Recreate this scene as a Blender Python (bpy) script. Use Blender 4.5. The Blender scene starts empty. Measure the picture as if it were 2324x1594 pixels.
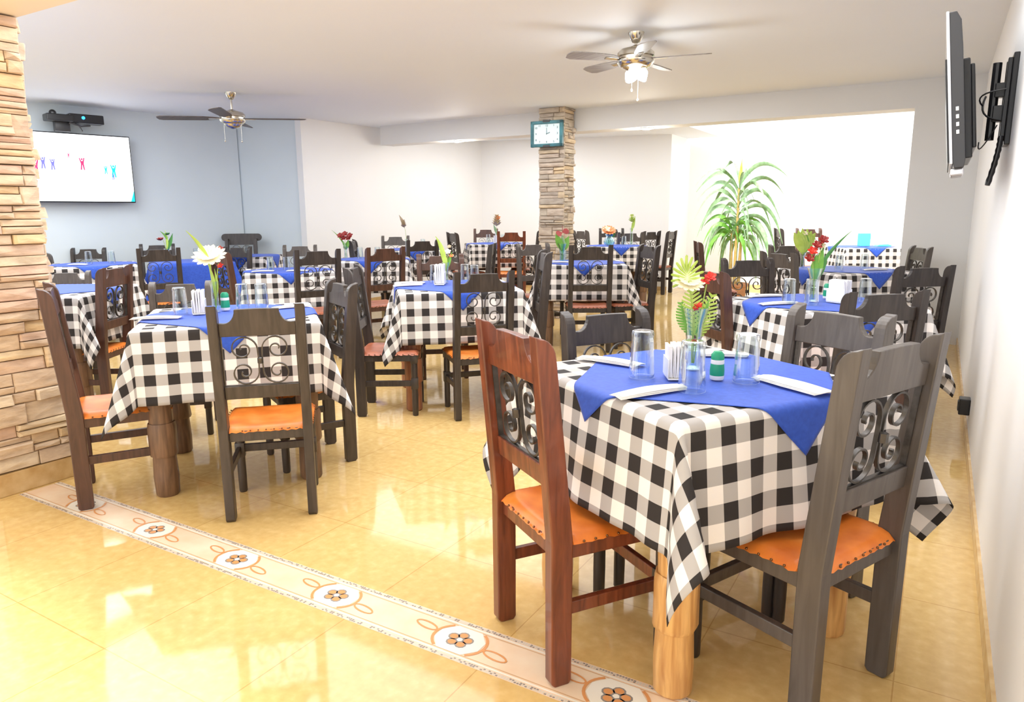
import bpy, bmesh, math, random
from mathutils import Vector, Matrix
random.seed(7)
sc = bpy.context.scene
COL = sc.collection
R = math.radians

# ------------------------------------------------------------------ helpers
class MB:
    """collects faces for one mesh"""
    def __init__(s): s.v=[]; s.f=[]; s.m=[]; s.uv={}
    def add(s, vs, fs, mi=0):
        b=len(s.v); s.v+= [tuple(p) for p in vs]
        for f in fs: s.f.append([b+i for i in f]); s.m.append(mi)
    def box(s, x0,x1,y0,y1,z0,z1, mi=0, bev=0.0):
        if bev<=0:
            s.add([(x0,y0,z0),(x1,y0,z0),(x1,y1,z0),(x0,y1,z0),(x0,y0,z1),(x1,y0,z1),(x1,y1,z1),(x0,y1,z1)],
                  [(0,3,2,1),(4,5,6,7),(0,1,5,4),(1,2,6,5),(2,3,7,6),(3,0,4,7)],mi); return
        bm=bmesh.new(); bmesh.ops.create_cube(bm,size=1)
        for v in bm.verts: v.co=Vector(((x0+x1)/2+v.co.x*(x1-x0),(y0+y1)/2+v.co.y*(y1-y0),(z0+z1)/2+v.co.z*(z1-z0)))
        bmesh.ops.bevel(bm,geom=bm.edges[:],offset=bev,segments=2,profile=.5,affect='EDGES')
        s.bm(bm,mi)
    def bm(s,bm,mi=0):
        bm.verts.index_update()
        s.add([v.co for v in bm.verts],[[v.index for v in f.verts] for f in bm.faces],mi); bm.free()
    def prism(s, poly, lo, hi, axis='x', mi=0):
        """polygon in the plane across axis, extruded lo..hi.  axis x: poly=(y,z); y: (x,z); z: (x,y)"""
        n=len(poly)
        def P(a,b,t): return (t,a,b) if axis=='x' else ((a,t,b) if axis=='y' else (a,b,t))
        vs=[P(a,b,lo) for a,b in poly]+[P(a,b,hi) for a,b in poly]
        fs=[list(range(n))[::-1], list(range(n,2*n))]+[[i,(i+1)%n,n+(i+1)%n,n+i] for i in range(n)]
        s.add(vs,fs,mi)
    def lathe(s, prof, c=(0,0,0), n=16, mi=0, cap=True, sx=1, sy=1):
        vs=[];fs=[]
        for r,z in prof:
            for k in range(n):
                a=2*math.pi*k/n; vs.append((c[0]+r*math.cos(a)*sx,c[1]+r*math.sin(a)*sy,c[2]+z))
        for i in range(len(prof)-1):
            for k in range(n):
                k2=(k+1)%n; fs.append((i*n+k,i*n+k2,(i+1)*n+k2,(i+1)*n+k))
        if cap: fs.append(list(range(n))[::-1]); fs.append([(len(prof)-1)*n+k for k in range(n)])
        s.add(vs,fs,mi)
    def tube(s, pts, r, n=6, mi=0, ry=None, closed=False):
        pts=[Vector(p) for p in pts]; vs=[];fs=[]; N=len(pts); prev=None
        for i,p in enumerate(pts):
            t=(pts[min(i+1,N-1)]-pts[max(i-1,0)]).normalized()
            if prev is None:
                u=Vector((0,1,0)) if abs(t.y)<.9 else Vector((1,0,0))
            else: u=prev
            u=(u-t*u.dot(t)).normalized(); w=t.cross(u); prev=u
            rr=r[i] if isinstance(r,(list,tuple)) else r
            for k in range(n):
                a=2*math.pi*(k+.5)/n; vs.append(p+u*math.cos(a)*(ry or rr)+w*math.sin(a)*rr)
        for i in range(N-1):
            for k in range(n):
                k2=(k+1)%n; fs.append((i*n+k,i*n+k2,(i+1)*n+k2,(i+1)*n+k))
        fs.append(list(range(n))[::-1]); fs.append([(N-1)*n+k for k in range(n)])
        s.add(vs,fs,mi)
    def sphere(s,c,r,mi=0,seg=10,rings=7,sz=1):
        bm=bmesh.new(); bmesh.ops.create_uvsphere(bm,u_segments=seg,v_segments=rings,radius=r)
        for v in bm.verts: v.co=Vector((c[0]+v.co.x,c[1]+v.co.y,c[2]+v.co.z*sz))
        s.bm(bm,mi)
    def xf(s,M):
        s.v=[tuple(M@Vector(p)) for p in s.v]; return s
    def build(s,name,mats,parent=None,smooth=None,bevel=None,solid=None,fix=True):
        me=bpy.data.meshes.new(name); me.from_pydata(s.v,[],s.f)
        if not isinstance(mats,(list,tuple)): mats=[mats]
        for m in mats: me.materials.append(m)
        for p,i in zip(me.polygons,s.m): p.material_index=i
        if fix:
            bm=bmesh.new(); bm.from_mesh(me); bmesh.ops.recalc_face_normals(bm,faces=bm.faces[:]); bm.to_mesh(me); bm.free()
        o=bpy.data.objects.new(name,me); COL.objects.link(o)
        if parent: o.parent=parent
        if solid:
            md=o.modifiers.new('s','SOLIDIFY'); md.thickness=solid; md.offset=1
        if bevel:
            md=o.modifiers.new('b','BEVEL'); md.width=bevel; md.segments=2; md.limit_method='ANGLE'; md.angle_limit=R(40)
        if smooth is not None:
            me.polygons.foreach_set('use_smooth',[True]*len(me.polygons))
            if smooth<180:
                try: me.set_sharp_from_angle(angle=R(smooth))
                except Exception: pass
        return o

def tag(o,label=None,cat=None,group=None,kind=None):
    if label: o['label']=label
    if cat: o['category']=cat
    if group: o['group']=group
    if kind: o['kind']=kind
    return o
def thing(name,label,cat,loc=(0,0,0),rz=0,group=None,s=1):
    o=bpy.data.objects.new(name,None); COL.objects.link(o); o.empty_display_size=.1
    o.location=loc; o.rotation_euler=(0,0,rz); o.scale=(s,s,s); return tag(o,label,cat,group)
def struct(o): o['kind']='structure'; return o
def copy_tree(o,parent=None):
    c=o.copy(); COL.objects.link(c); c.parent=parent
    for k in ('label','category','group'):
        pass
    for ch in list(KIDS.get(o.name,[])) or [x for x in o.children]:
        copy_tree(ch,c)
    return c
KIDS={}

# ------------------------------------------------------------------ materials
def mat(name,col,rough=.5,metal=0,spec=.5,**k):
    m=bpy.data.materials.new(name); m.use_nodes=True; b=m.node_tree.nodes['Principled BSDF']
    b.inputs['Base Color'].default_value=(*col,1); b.inputs['Roughness'].default_value=rough
    b.inputs['Metallic'].default_value=metal; b.inputs['Specular IOR Level'].default_value=spec
    for a,v in k.items(): b.inputs[a.replace('_',' ')].default_value=v
    return m
def N(m,t,**k):
    n=m.node_tree.nodes.new(t)
    for a,v in k.items(): setattr(n,a,v)
    return n
def L(m,a,b): m.node_tree.links.new(a,b)
def ramp(m,stops,interp='LINEAR'):
    r=N(m,'ShaderNodeValToRGB'); r.color_ramp.interpolation=interp; e=r.color_ramp.elements
    while len(e)<len(stops): e.new(.5)
    for i,(p,c) in enumerate(stops): e[i].position=p; e[i].color=(*c,1)
    return r
def noisy(m,scale,stops,stretch=None,detail=4,bump=0,coord='Object',dist=0.0):
    b=m.node_tree.nodes['Principled BSDF']; tc=N(m,'ShaderNodeTexCoord'); src=tc.outputs[coord]
    if stretch:
        mp=N(m,'ShaderNodeMapping'); mp.inputs['Scale'].default_value=stretch; L(m,src,mp.inputs[0]); src=mp.outputs[0]
    n=N(m,'ShaderNodeTexNoise'); n.inputs['Scale'].default_value=scale; n.inputs['Detail'].default_value=detail; n.inputs['Distortion'].default_value=dist
    L(m,src,n.inputs['Vector']); r=ramp(m,stops); L(m,n.outputs['Fac'],r.inputs[0]); L(m,r.outputs[0],b.inputs['Base Color'])
    if bump:
        bp=N(m,'ShaderNodeBump'); bp.inputs['Strength'].default_value=bump; bp.inputs['Distance'].default_value=.01
        L(m,n.outputs['Fac'],bp.inputs['Height']); L(m,bp.outputs[0],b.inputs['Normal'])
    return m
def wood(name,dark,light,rough=.4,bump=.1,coat=0.15):
    m=mat(name,dark,rough); m.node_tree.nodes['Principled BSDF'].inputs['Coat Weight'].default_value=coat
    return noisy(m,6,[(.3,dark),(.7,light)],(7,7,.7),5,bump,dist=.6)
M={}
M['dark']=wood('black_stained_wood',(.019,.014,.013),(.050,.038,.034),.42)
M['grey']=wood('faded_dark_wood',(.068,.055,.048),(.108,.090,.079),.42)
M['ebony']=wood('weathered_black_wood',(.032,.023,.018),(.068,.050,.041),.42)
M['brown']=wood('brown_stained_wood',(.045,.019,.013),(.105,.045,.030),.4)
M['red']=wood('reddish_brown_wood',(.085,.018,.008),(.23,.060,.025),.34,coat=.3)
M['pine']=wood('varnished_pine',(.46,.20,.055),(.80,.47,.17),.4,coat=.3)
M['logbrown']=wood('brown_log',(.10,.052,.028),(.24,.13,.07),.5)
M['redlog']=wood('reddish_log',(.20,.07,.03),(.42,.17,.08),.5)
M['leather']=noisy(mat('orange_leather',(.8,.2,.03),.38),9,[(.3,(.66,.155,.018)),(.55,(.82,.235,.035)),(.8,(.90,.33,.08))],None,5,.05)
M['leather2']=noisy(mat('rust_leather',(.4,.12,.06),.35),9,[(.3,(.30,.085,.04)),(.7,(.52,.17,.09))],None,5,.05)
M['tack']=mat('bronze_tack',(.22,.11,.05),.35,1)
M['iron']=noisy(mat('wrought_iron',(.06,.055,.05),.38,.6),30,[(.3,(.05,.044,.04)),(.8,(.12,.108,.098))])
M['chrome']=mat('brushed_nickel',(.62,.58,.50),.18,1)
M['white_plastic']=mat('white_plastic',(.85,.85,.83),.35)
M['black_plastic']=mat('black_plastic',(.012,.012,.014),.3)
M['dgrey_plastic']=mat('dark_grey_plastic',(.035,.035,.038),.4)
M['silver']=mat('silver_trim',(.6,.6,.62),.3,.7)
M['blade']=noisy(mat('dark_fan_blade',(.07,.05,.045),.4),6,[(.3,(.05,.036,.032)),(.7,(.10,.075,.065))],(1,8,1))
M['blade2']=noisy(mat('grey_fan_blade',(.42,.40,.38),.4),6,[(.3,(.22,.20,.19)),(.7,(.34,.32,.30))],(1,8,1))
M['blue']=noisy(mat('royal_blue_cloth',(.04,.12,.62),.6,spec=.4),60,[(.3,(.017,.070,.46)),(.7,(.026,.095,.56))],None,3,.04)
M['blue'].node_tree.nodes['Principled BSDF'].inputs['Sheen Weight'].default_value=.1
M['paper']=mat('white_napkin_paper',(.86,.85,.84),.8)
M['green_plastic']=mat('green_shaker_plastic',(.01,.33,.17),.35)
M['cyan']=mat('cyan_plastic',(.12,.72,.78),.35)
M['wall']=noisy(mat('white_wall_paint',(.82,.81,.79),.55),1.3,[(.2,(.85,.85,.85)),(.8,(.88,.88,.88))],None,3)
M['wallblue']=noisy(mat('pale_blue_wall_paint',(.66,.74,.79),.55),1.3,[(.2,(.62,.70,.755)),(.8,(.68,.755,.80))],None,3)
M['ceil']=noisy(mat('ceiling_paint',(.85,.86,.89),.7),1.0,[(.2,(.82,.875,.945)),(.8,(.84,.895,.96))],None,3)
M['cream']=noisy(mat('cream_beam_paint',(.84,.76,.62),.6),1.5,[(.2,(.80,.72,.58)),(.8,(.87,.80,.67))],None,3)
M['bright']=mat('bright_white_wall_paint',(.9,.9,.9),.6)
def thin_glass(name,tint=(.94,.97,.97),k=1.0):
    m=bpy.data.materials.new(name); m.use_nodes=True; nt=m.node_tree; nt.nodes.remove(nt.nodes['Principled BSDF'])
    out=nt.nodes['Material Output']; t=N(m,'ShaderNodeBsdfTransparent'); t.inputs[0].default_value=(*tint,1)
    g=N(m,'ShaderNodeBsdfGlossy'); g.inputs['Roughness'].default_value=.03; g.inputs[0].default_value=(.95,.97,1,1)
    lw=N(m,'ShaderNodeLayerWeight'); lw.inputs['Blend'].default_value=.35*k
    mx=N(m,'ShaderNodeMixShader'); L(m,lw.outputs['Facing'],mx.inputs[0]); L(m,t.outputs[0],mx.inputs[1]); L(m,g.outputs[0],mx.inputs[2]); L(m,mx.outputs[0],out.inputs[0])
    return m
M['glass']=thin_glass('clear_glass')
M['glassblue']=thin_glass('aqua_glass',(.80,.95,.97))
M['water']=thin_glass('vase_water',(.90,.96,.93),.7)
def leafmat(n,a,b): return noisy(mat(n,a,.45),14,[(.3,a),(.7,b)])
M['leaf']=leafmat('green_leaf',(.10,.30,.03),(.22,.48,.07))
M['lime']=leafmat('lime_leaf',(.36,.52,.05),(.55,.70,.16))
M['deep']=leafmat('deep_green_leaf',(.03,.16,.03),(.08,.28,.06))
M['palm']=leafmat('soft_green_leaf',(.16,.32,.13),(.38,.55,.32))
M['stem']=leafmat('flower_stem',(.30,.45,.06),(.42,.55,.12))
M['redf']=leafmat('red_petal',(.62,.02,.015),(.78,.06,.03))
M['darkred']=leafmat('dark_red_petal',(.22,.01,.012),(.36,.03,.02))
M['yellowf']=leafmat('pale_yellow_petal',(.88,.80,.52),(.93,.88,.70))
M['orangef']=leafmat('orange_petal',(.75,.20,.06),(.85,.36,.14))
M['dry']=leafmat('dried_flower',(.40,.30,.18),(.62,.50,.34))
M['trunk']=leafmat('yellow_cane',(.45,.30,.08),(.62,.45,.16))
M['pot']=noisy(mat('terracotta_pot',(.5,.25,.12),.7),8,[(.3,(.42,.2,.1)),(.7,(.58,.3,.16))])
M['soil']=noisy(mat('soil',(.05,.03,.02),.9),30,[(.3,(.03,.02,.015)),(.7,(.08,.05,.03))])
def emis(name,col,st):
    m=mat(name,col,.5); b=m.node_tree.nodes['Principled BSDF']; b.inputs['Emission Color'].default_value=(*col,1); b.inputs['Emission Strength'].default_value=st; return m
M['bulb']=emis('lit_frosted_shade',(.88,.96,1.0),6)
M['down']=emis('lit_downlight',(1,.93,.82),12)
M['led']=emis('blue_led',(.02,.35,1),4)
# gingham
g=mat('black_white_gingham',(.8,.8,.8),.75,spec=.25); M['gingham']=g
b=g.node_tree.nodes['Principled BSDF']; tc=N(g,'ShaderNodeTexCoord'); sp=N(g,'ShaderNodeSeparateXYZ'); L(g,tc.outputs['UV'],sp.inputs[0])
hs=[]
for ax in ('X','Y'):
    fr=N(g,'ShaderNodeMath',operation='FRACT'); L(g,sp.outputs[ax],fr.inputs[0])
    gt=N(g,'ShaderNodeMath',operation='GREATER_THAN'); gt.inputs[1].default_value=.5; L(g,fr.outputs[0],gt.inputs[0]); hs.append(gt)
ad=N(g,'ShaderNodeMath',operation='ADD'); L(g,hs[0].outputs[0],ad.inputs[0]); L(g,hs[1].outputs[0],ad.inputs[1])
dv=N(g,'ShaderNodeMath',operation='MULTIPLY'); dv.inputs[1].default_value=.5; L(g,ad.outputs[0],dv.inputs[0])
rp=ramp(g,[(0,(.86,.82,.80)),(.3,(.44,.42,.415)),(.8,(.030,.026,.026))],'CONSTANT'); L(g,dv.outputs[0],rp.inputs[0]); L(g,rp.outputs[0],b.inputs['Base Color'])
# stone: a colour per stone
def stone(name,stops):
    m=mat(name,(.6,.5,.4),.85,spec=.2); b=m.node_tree.nodes['Principled BSDF']; ge=N(m,'ShaderNodeNewGeometry')
    r=ramp(m,stops); L(m,ge.outputs['Random Per Island'],r.inputs[0])
    tc=N(m,'ShaderNodeTexCoord'); mp=N(m,'ShaderNodeMapping'); mp.inputs['Scale'].default_value=(1,1,3.2); L(m,tc.outputs['Object'],mp.inputs[0])
    n=N(m,'ShaderNodeTexNoise'); n.inputs['Scale'].default_value=9; n.inputs['Detail'].default_value=8; L(m,mp.outputs[0],n.inputs['Vector'])
    r2=ramp(m,[(.3,(.72,.66,.62)),(.7,(1.08,1.05,1.0))]); L(m,n.outputs['Fac'],r2.inputs[0])
    mx=N(m,'ShaderNodeMix',data_type='RGBA',blend_type='MULTIPLY'); mx.inputs[0].default_value=1; L(m,r.outputs[0],mx.inputs[6]); L(m,r2.outputs[0],mx.inputs[7]); L(m,mx.outputs[2],b.inputs['Base Color'])
    bp=N(m,'ShaderNodeBump'); bp.inputs['Strength'].default_value=.8; bp.inputs['Distance'].default_value=.014; L(m,n.outputs['Fac'],bp.inputs['Height']); L(m,bp.outputs[0],b.inputs['Normal'])
    return m
M['stone']=stone('warm_ledge_stone',[(0,(.70,.56,.44)),(.2,(.78,.66,.51)),(.4,(.74,.55,.45)),(.6,(.82,.73,.58)),(.8,(.80,.62,.38)),(1,(.75,.64,.55))])
M['stone2']=stone('grey_ledge_stone',[(0,(.52,.45,.38)),(.25,(.60,.52,.44)),(.5,(.46,.42,.37)),(.75,(.62,.55,.45)),(1,(.66,.52,.34))])
M['mortar']=mat('dark_mortar',(.22,.14,.08),.9)
# floor tiles
f=mat('polished_yellow_floor_tile',(.7,.45,.15),.07,spec=.42); M['floor']=f
b=f.node_tree.nodes['Principled BSDF']; tc=N(f,'ShaderNodeTexCoord')
n1=N(f,'ShaderNodeTexNoise'); n1.inputs['Scale'].default_value=26; n1.inputs['Detail'].default_value=6; L(f,tc.outputs['Object'],n1.inputs['Vector'])
n2=N(f,'ShaderNodeTexNoise'); n2.inputs['Scale'].default_value=1.1; n2.inputs['Detail'].default_value=3; L(f,tc.outputs['Object'],n2.inputs['Vector'])
r1=ramp(f,[(.3,(.66,.44,.17)),(.55,(.72,.50,.205)),(.75,(.78,.57,.26))]); L(f,n1.outputs['Fac'],r1.inputs[0])
r2=ramp(f,[(.3,(.94,.91,.89)),(.7,(1.04,1.04,1.02))]); L(f,n2.outputs['Fac'],r2.inputs[0])
mx=N(f,'ShaderNodeMix',data_type='RGBA',blend_type='MULTIPLY'); mx.inputs[0].default_value=1; L(f,r1.outputs[0],mx.inputs[6]); L(f,r2.outputs[0],mx.inputs[7])
br=N(f,'ShaderNodeTexBrick'); br.offset=0; br.inputs['Scale'].default_value=1; br.inputs['Brick Width'].default_value=.5625; br.inputs['Row Height'].default_value=.5625; br.inputs['Mortar Size'].default_value=.0022
br.inputs['Color1'].default_value=(1,1,1,1); br.inputs['Color2'].default_value=(.97,.97,.96,1); br.inputs['Mortar'].default_value=(.78,.70,.6,1); L(f,tc.outputs['Object'],br.inputs['Vector'])
m2=N(f,'ShaderNodeMix',data_type='RGBA',blend_type='MULTIPLY'); m2.inputs[0].default_value=1; L(f,mx.outputs[2],m2.inputs[6]); L(f,br.outputs['Color'],m2.inputs[7]); L(f,m2.outputs[2],b.inputs['Base Color'])
r3=ramp(f,[(.3,(.055,)*3),(.8,(.085,)*3)]); L(f,n2.outputs['Fac'],r3.inputs[0]); L(f,r3.outputs[0],b.inputs['Roughness'])
M['base']=noisy(mat('tan_skirting_tile',(.62,.42,.2),.2),12,[(.3,(.56,.35,.14)),(.7,(.74,.54,.28))])
M['strip']=noisy(mat('cream_border_tile',(.86,.66,.46),.15),7,[(.3,(.84,.60,.42)),(.7,(.88,.73,.56))])
M['stripw']=mat('white_border_inlay',(.88,.84,.76),.15)
M['stripo']=mat('orange_border_inlay',(.72,.33,.13),.15)
M['stript']=mat('tan_border_line',(.66,.42,.24),.15)
M['mosg']=mat('grey_mosaic_chip',(.30,.27,.25),.2)
M['mosl']=mat('light_mosaic_chip',(.68,.62,.54),.2)

# ------------------------------------------------------------------ camera
cam=bpy.data.cameras.new('camera'); co=bpy.data.objects.new('camera',cam); COL.objects.link(co); sc.camera=co
th,yaw,roll,FPX=.192,.539,-.006,1613.2
fw=Vector((-math.sin(yaw)*math.cos(th),math.cos(yaw)*math.cos(th),-math.sin(th)))
rt=Vector((math.cos(yaw),math.sin(yaw),0)); up=rt.cross(fw)
rt2=rt*math.cos(roll)+up*math.sin(roll); up2=up*math.cos(roll)-rt*math.sin(roll)
co.matrix_world=Matrix(((rt2.x,up2.x,-fw.x,0),(rt2.y,up2.y,-fw.y,0),(rt2.z,up2.z,-fw.z,1.407),(0,0,0,1)))
cam.sensor_width=36; cam.sensor_fit='HORIZONTAL'; cam.lens=36*FPX/2324; cam.clip_start=.05; cam.clip_end=100

# ------------------------------------------------------------------ room shell
HC=2.737; HB=2.455; XR=.25
def slab(name,poly,z0,z1,m):
    q=MB(); q.prism(poly,z0,z1,'z'); o=q.build(name,m); return struct(o)
def wallseg(name,a,b,z0,z1,m,t=.12,side=1):
    """wall whose room face runs a->b; thickness goes to the left of a->b when side=1"""
    a=Vector((*a,0)); b=Vector((*b,0)); d=(b-a).normalized(); n=Vector((-d.y,d.x,0))*t*side
    q=MB(); q.prism([(a.x,a.y),(b.x,b.y),(b.x+n.x,b.y+n.y),(a.x+n.x,a.y+n.y)],z0,z1,'z'); return struct(q.build(name,m))
slab('floor',[(-12,-4),(XR,-4),(XR,15),(-12,15)],-.1,0,M['floor'])
slab('ceiling',[(-12,-1.0),(XR,-1.0),(XR,9.1),(-12,9.1)],HC,HC+.15,M['ceil'])
slab('ceiling_rear',[(-8.2,9.1),(-3.6,9.1),(-3.6,13.4),(-8.2,13.4)],HC,HC+.15,M['ceil'])
wallseg('wall_right',(XR,-2.5),(XR,13.6),0,3.7,M['wall'],.12,-1)
WA=[(-10.05,2.0),(-8.9,7.15)]
wallseg('wall_left',WA[0],WA[1],0,HC,M['wallblue'],.12,1)
wallseg('wall_left_step',(-8.98,7.15),(-7.88,7.5),0,HC,M['wallblue'],.12,1)
wallseg('wall_left_rear',(-7.88,7.42),(-7.65,11.72),0,HC,M['wall'],.12,1)
wallseg('wall_back',(-7.75,11.68),(-4.2,12.5),0,HC,M['wall'],.12,1)
wallseg('wall_back_return',(-4.2,12.5),(-4.2,13.6),0,3.7,M['bright'],.12,1)
wallseg('wall_back_patio',(-4.32,13.6),(XR+.1,13.6),0,3.7,M['bright'],.12,1)
M['pier']=noisy(mat('light_grey_pier_paint',(.7,.7,.68),.6),1.3,[(.2,(.72,.725,.72)),(.8,(.76,.765,.76))],None,3)
q=MB(); q.box(-.36,XR,8.8,9.1,0,HB); struct(q.build('wall_back_pier',M['pier']))
q=MB(); q.box(-7.62,XR,8.8,9.1,HB,HC); struct(q.build('trim_1',M['pier']))          # beam across the room
q=MB(); q.box(-4.65,-3.95,1.58,1.96,2.36,HC); q.box(-3.95,XR,1.58,1.96,2.36,HC); struct(q.build('trim_2',M['cream']))
wallseg('wall_front_left',(-10.1,2.0),(-4.6,2.0),0,HC,M['wall'],.3,-1)
def baseboard(name,a,b,h=.075,t=.012,side=1):
    a=Vector((*a,0)); b=Vector((*b,0)); d=(b-a).normalized(); n=Vector((-d.y,d.x,0))*t*side
    q=MB(); q.prism([(a.x,a.y),(b.x,b.y),(b.x+n.x,b.y+n.y),(a.x+n.x,a.y+n.y)],0.0,h,'z'); return struct(q.build(name,M['base']))
baseboard('baseboard_right',(XR,-2.5),(XR,8.8))
baseboard('baseboard_left',WA[0],WA[1],side=-1)
baseboard('baseboard_left_rear',(-7.88,7.5),(-7.65,11.7),side=-1)
baseboard('baseboard_back',(-7.65,11.70),(-4.2,12.5),side=-1)
baseboard('baseboard_patio',(-4.2,13.6),(XR,13.6),side=-1)

# patterned border strip let into the floor
q=MB(); x0,x1=-3.95,XR; ya,yb=1.655,1.86; z=.0006
def flat(q,poly,zz,mi): q.add([(a,b,zz) for a,b in poly],[list(range(len(poly)))],mi)
flat(q,[(x0,ya),(x1,ya),(x1,yb),(x0,yb)],z,0)
for y_,mi,w in ((ya+.024,1,.006),(yb-.024,1,.006),(ya+.034,3,.004),(yb-.034,3,.004)):
    flat(q,[(x0,y_-w/2),(x1,y_-w/2),(x1,y_+w/2),(x0,y_+w/2)],z+.0004,mi)
rr=random.Random(3)
x=x0
while x<x1-.01:
    for y_ in (ya+.003,yb-.017):
        for r_ in range(2):
            flat(q,[(x+.001,y_+r_*.007),(x+.0085,y_+r_*.007),(x+.0085,y_+r_*.007+.006),(x+.001,y_+r_*.007+.006)],z+.0004,4 if rr.random()<.42 else 5)
    x+=.0095
yc=(ya+yb)/2
def ring(q,cx,cy,rx,ry,w,a0,a1,zz,mi,n=14,rot=0):
    vs=[];fs=[]
    for i in range(n+1):
        a=a0+(a1-a0)*i/n
        for k in (0,1):
            X=(rx-w*k)*math.cos(a); Y=(ry-w*k)*math.sin(a)
            vs.append((cx+X*math.cos(rot)-Y*math.sin(rot),cy+X*math.sin(rot)+Y*math.cos(rot),zz))
    for i in range(n): fs.append((2*i,2*i+1,2*i+3,2*i+2))
    q.add(vs,fs,mi)
for k in range(8):
    cx=-.70-.5625*k+.5625
    if cx<x0+.12 or cx>x1-.1: continue
    flat(q,[(cx+sx*.088*a,yc+sy*.068*b_) for sx,sy,a,b_ in ((1,1,1,.35),(1,1,.55,1),(-1,1,.55,1),(-1,1,1,.35),(-1,-1,1,.35),(-1,-1,.55,1),(1,-1,.55,1),(1,-1,1,.35))],z+.0008,1)
    for s_ in (-1,1):
        ring(q,cx,yc,.104,.085,.010,(0 if s_>0 else math.pi)-.9,(0 if s_>0 else math.pi)+.9,z+.0010,2,10)
        ring(q,cx+s_*.150,yc-s_*.018,.050,.020,.007,0,2*math.pi,z+.0011,2,18,rot=-.15)
    for j in range(5):
        a=2*math.pi*j/5+.3; px_=cx+.030*math.cos(a); py_=yc+.026*math.sin(a)
        flat(q,[(px_+.021*math.cos(t),py_+.019*math.sin(t)) for t in [i*math.pi/5 for i in range(10)]],z+.0010,6)
        flat(q,[(px_+.015*math.cos(t),py_+.013*math.sin(t)) for t in [i*math.pi/5 for i in range(10)]],z+.0013,2)
    flat(q,[(cx+.010*math.cos(t),yc+.010*math.sin(t)) for t in [i*math.pi/4 for i in range(8)]],z+.0016,1)
tr=struct(q.build('trim_3',[M['strip'],M['stripw'],M['stripo'],M['stript'],M['mosg'],M['mosl'],M['mosg']],fix=False))

# ledge-stone cladding
def ledge(q,face,u0,u1,z0,z1,fixed,rnd,size=1.0):
    """face: function(u,z,depth)->xyz; rows of stacked stones"""
    z=z0
    while z<z1-.005:
        h=min(rnd.uniform(.045,.115)*size,z1-z)
        if z1-(z+h)<.03: h=z1-z
        u=u0
        while u<u1-.005:
            w=rnd.uniform(.08,.30)*size
            if u1-(u+w)<.05: w=u1-u
            split=[(z,h)]
            if h>.06 and rnd.random()<.6:
                k=rnd.uniform(.35,.65); split=[(z,h*k),(z+h*k,h*(1-k))]
            for (zz,hh) in split:
                d=rnd.uniform(.006,.038); g_=.0022; j=lambda a=.005: rnd.uniform(-a,a)
                A=[(u+g_,zz+g_),(u+w-g_,zz+g_),(u+w-g_,zz+hh-g_),(u+g_,zz+hh-g_)]
                B=[(a+(g_+.005)*(1 if i in (0,3) else -1)+j(.007),b_+.004*(1 if i<2 else -1)+j(.004)) for i,(a,b_) in enumerate(A)]
                dj=[d+j(.007) for _ in range(4)]
                vs=[face(a,b_,0) for a,b_ in A]+[face(a,b_,dj[i]*.72) for i,(a,b_) in enumerate(A)]+[face(a,b_,max(dj[i],.004)) for i,(a,b_) in enumerate(B)]
                # extra subdivision point in the middle for a rough face
                mu=sum(b_[0] for b_ in B)/4; mz=sum(b_[1] for b_ in B)/4; vs.append(face(mu,mz,d+.004+j(.006)))
                fs=[(0,1,5,4),(1,2,6,5),(2,3,7,6),(3,0,4,7),(4,5,9,8),(5,6,10,9),(6,7,11,10),(7,4,8,11),(8,9,12),(9,10,12),(10,11,12),(11,8,12)]
                q.add(vs,fs,0)
            u+=w
        z+=h
rn=random.Random(11)
pl=thing('stone_pillar','thick pillar clad in tan stacked ledge stone at the left edge','pillar',(0,0,0))
PX=-3.995
q=MB(); q.box(-4.6,PX,1.58,1.955,0,2.36); q.build('core',[M['mortar']],pl)
q=MB()
ledge(q,lambda u,z,d:(PX+d,u,z),1.585,1.955,.12,2.355,0,rn,1.0)
ledge(q,lambda u,z,d:(u,1.955+d,z),-4.6,PX,.12,2.355,0,rn,1.0)
q.build('stone_cladding',M['stone'],pl,fix=True)
q=MB(); q.box(-4.62,PX+.025,1.56,1.98,0,.115,bev=.004); q.build('skirting',M['base'],pl)
q=MB(); q.box(-4.62,PX+.02,1.52,1.578,.0,2.36); q.build('plaster_face',M['wall'],pl)
# column in the middle of the room
cl=thing('stone_column','slim square column clad in grey stacked stone in mid room','pillar',(0,0,0))
q=MB(); q.box(-4.62,-4.29,8.50,8.79,0,HC); q.build('core',[M['mortar']],cl)
q=MB()
ledge(q,lambda u,z,d:(u,8.50-d,z),-4.64,-4.27,.0,HC,0,rn,1.15)
ledge(q,lambda u,z,d:(-4.29+d,u,z),8.49,8.79,.0,HC,0,rn,1.0)
ledge(q,lambda u,z,d:(-4.62-d,u,z),8.49,8.79,.0,HC,0,rn,1.0)
q.build('stone_cladding',M['stone2'],cl)

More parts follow.
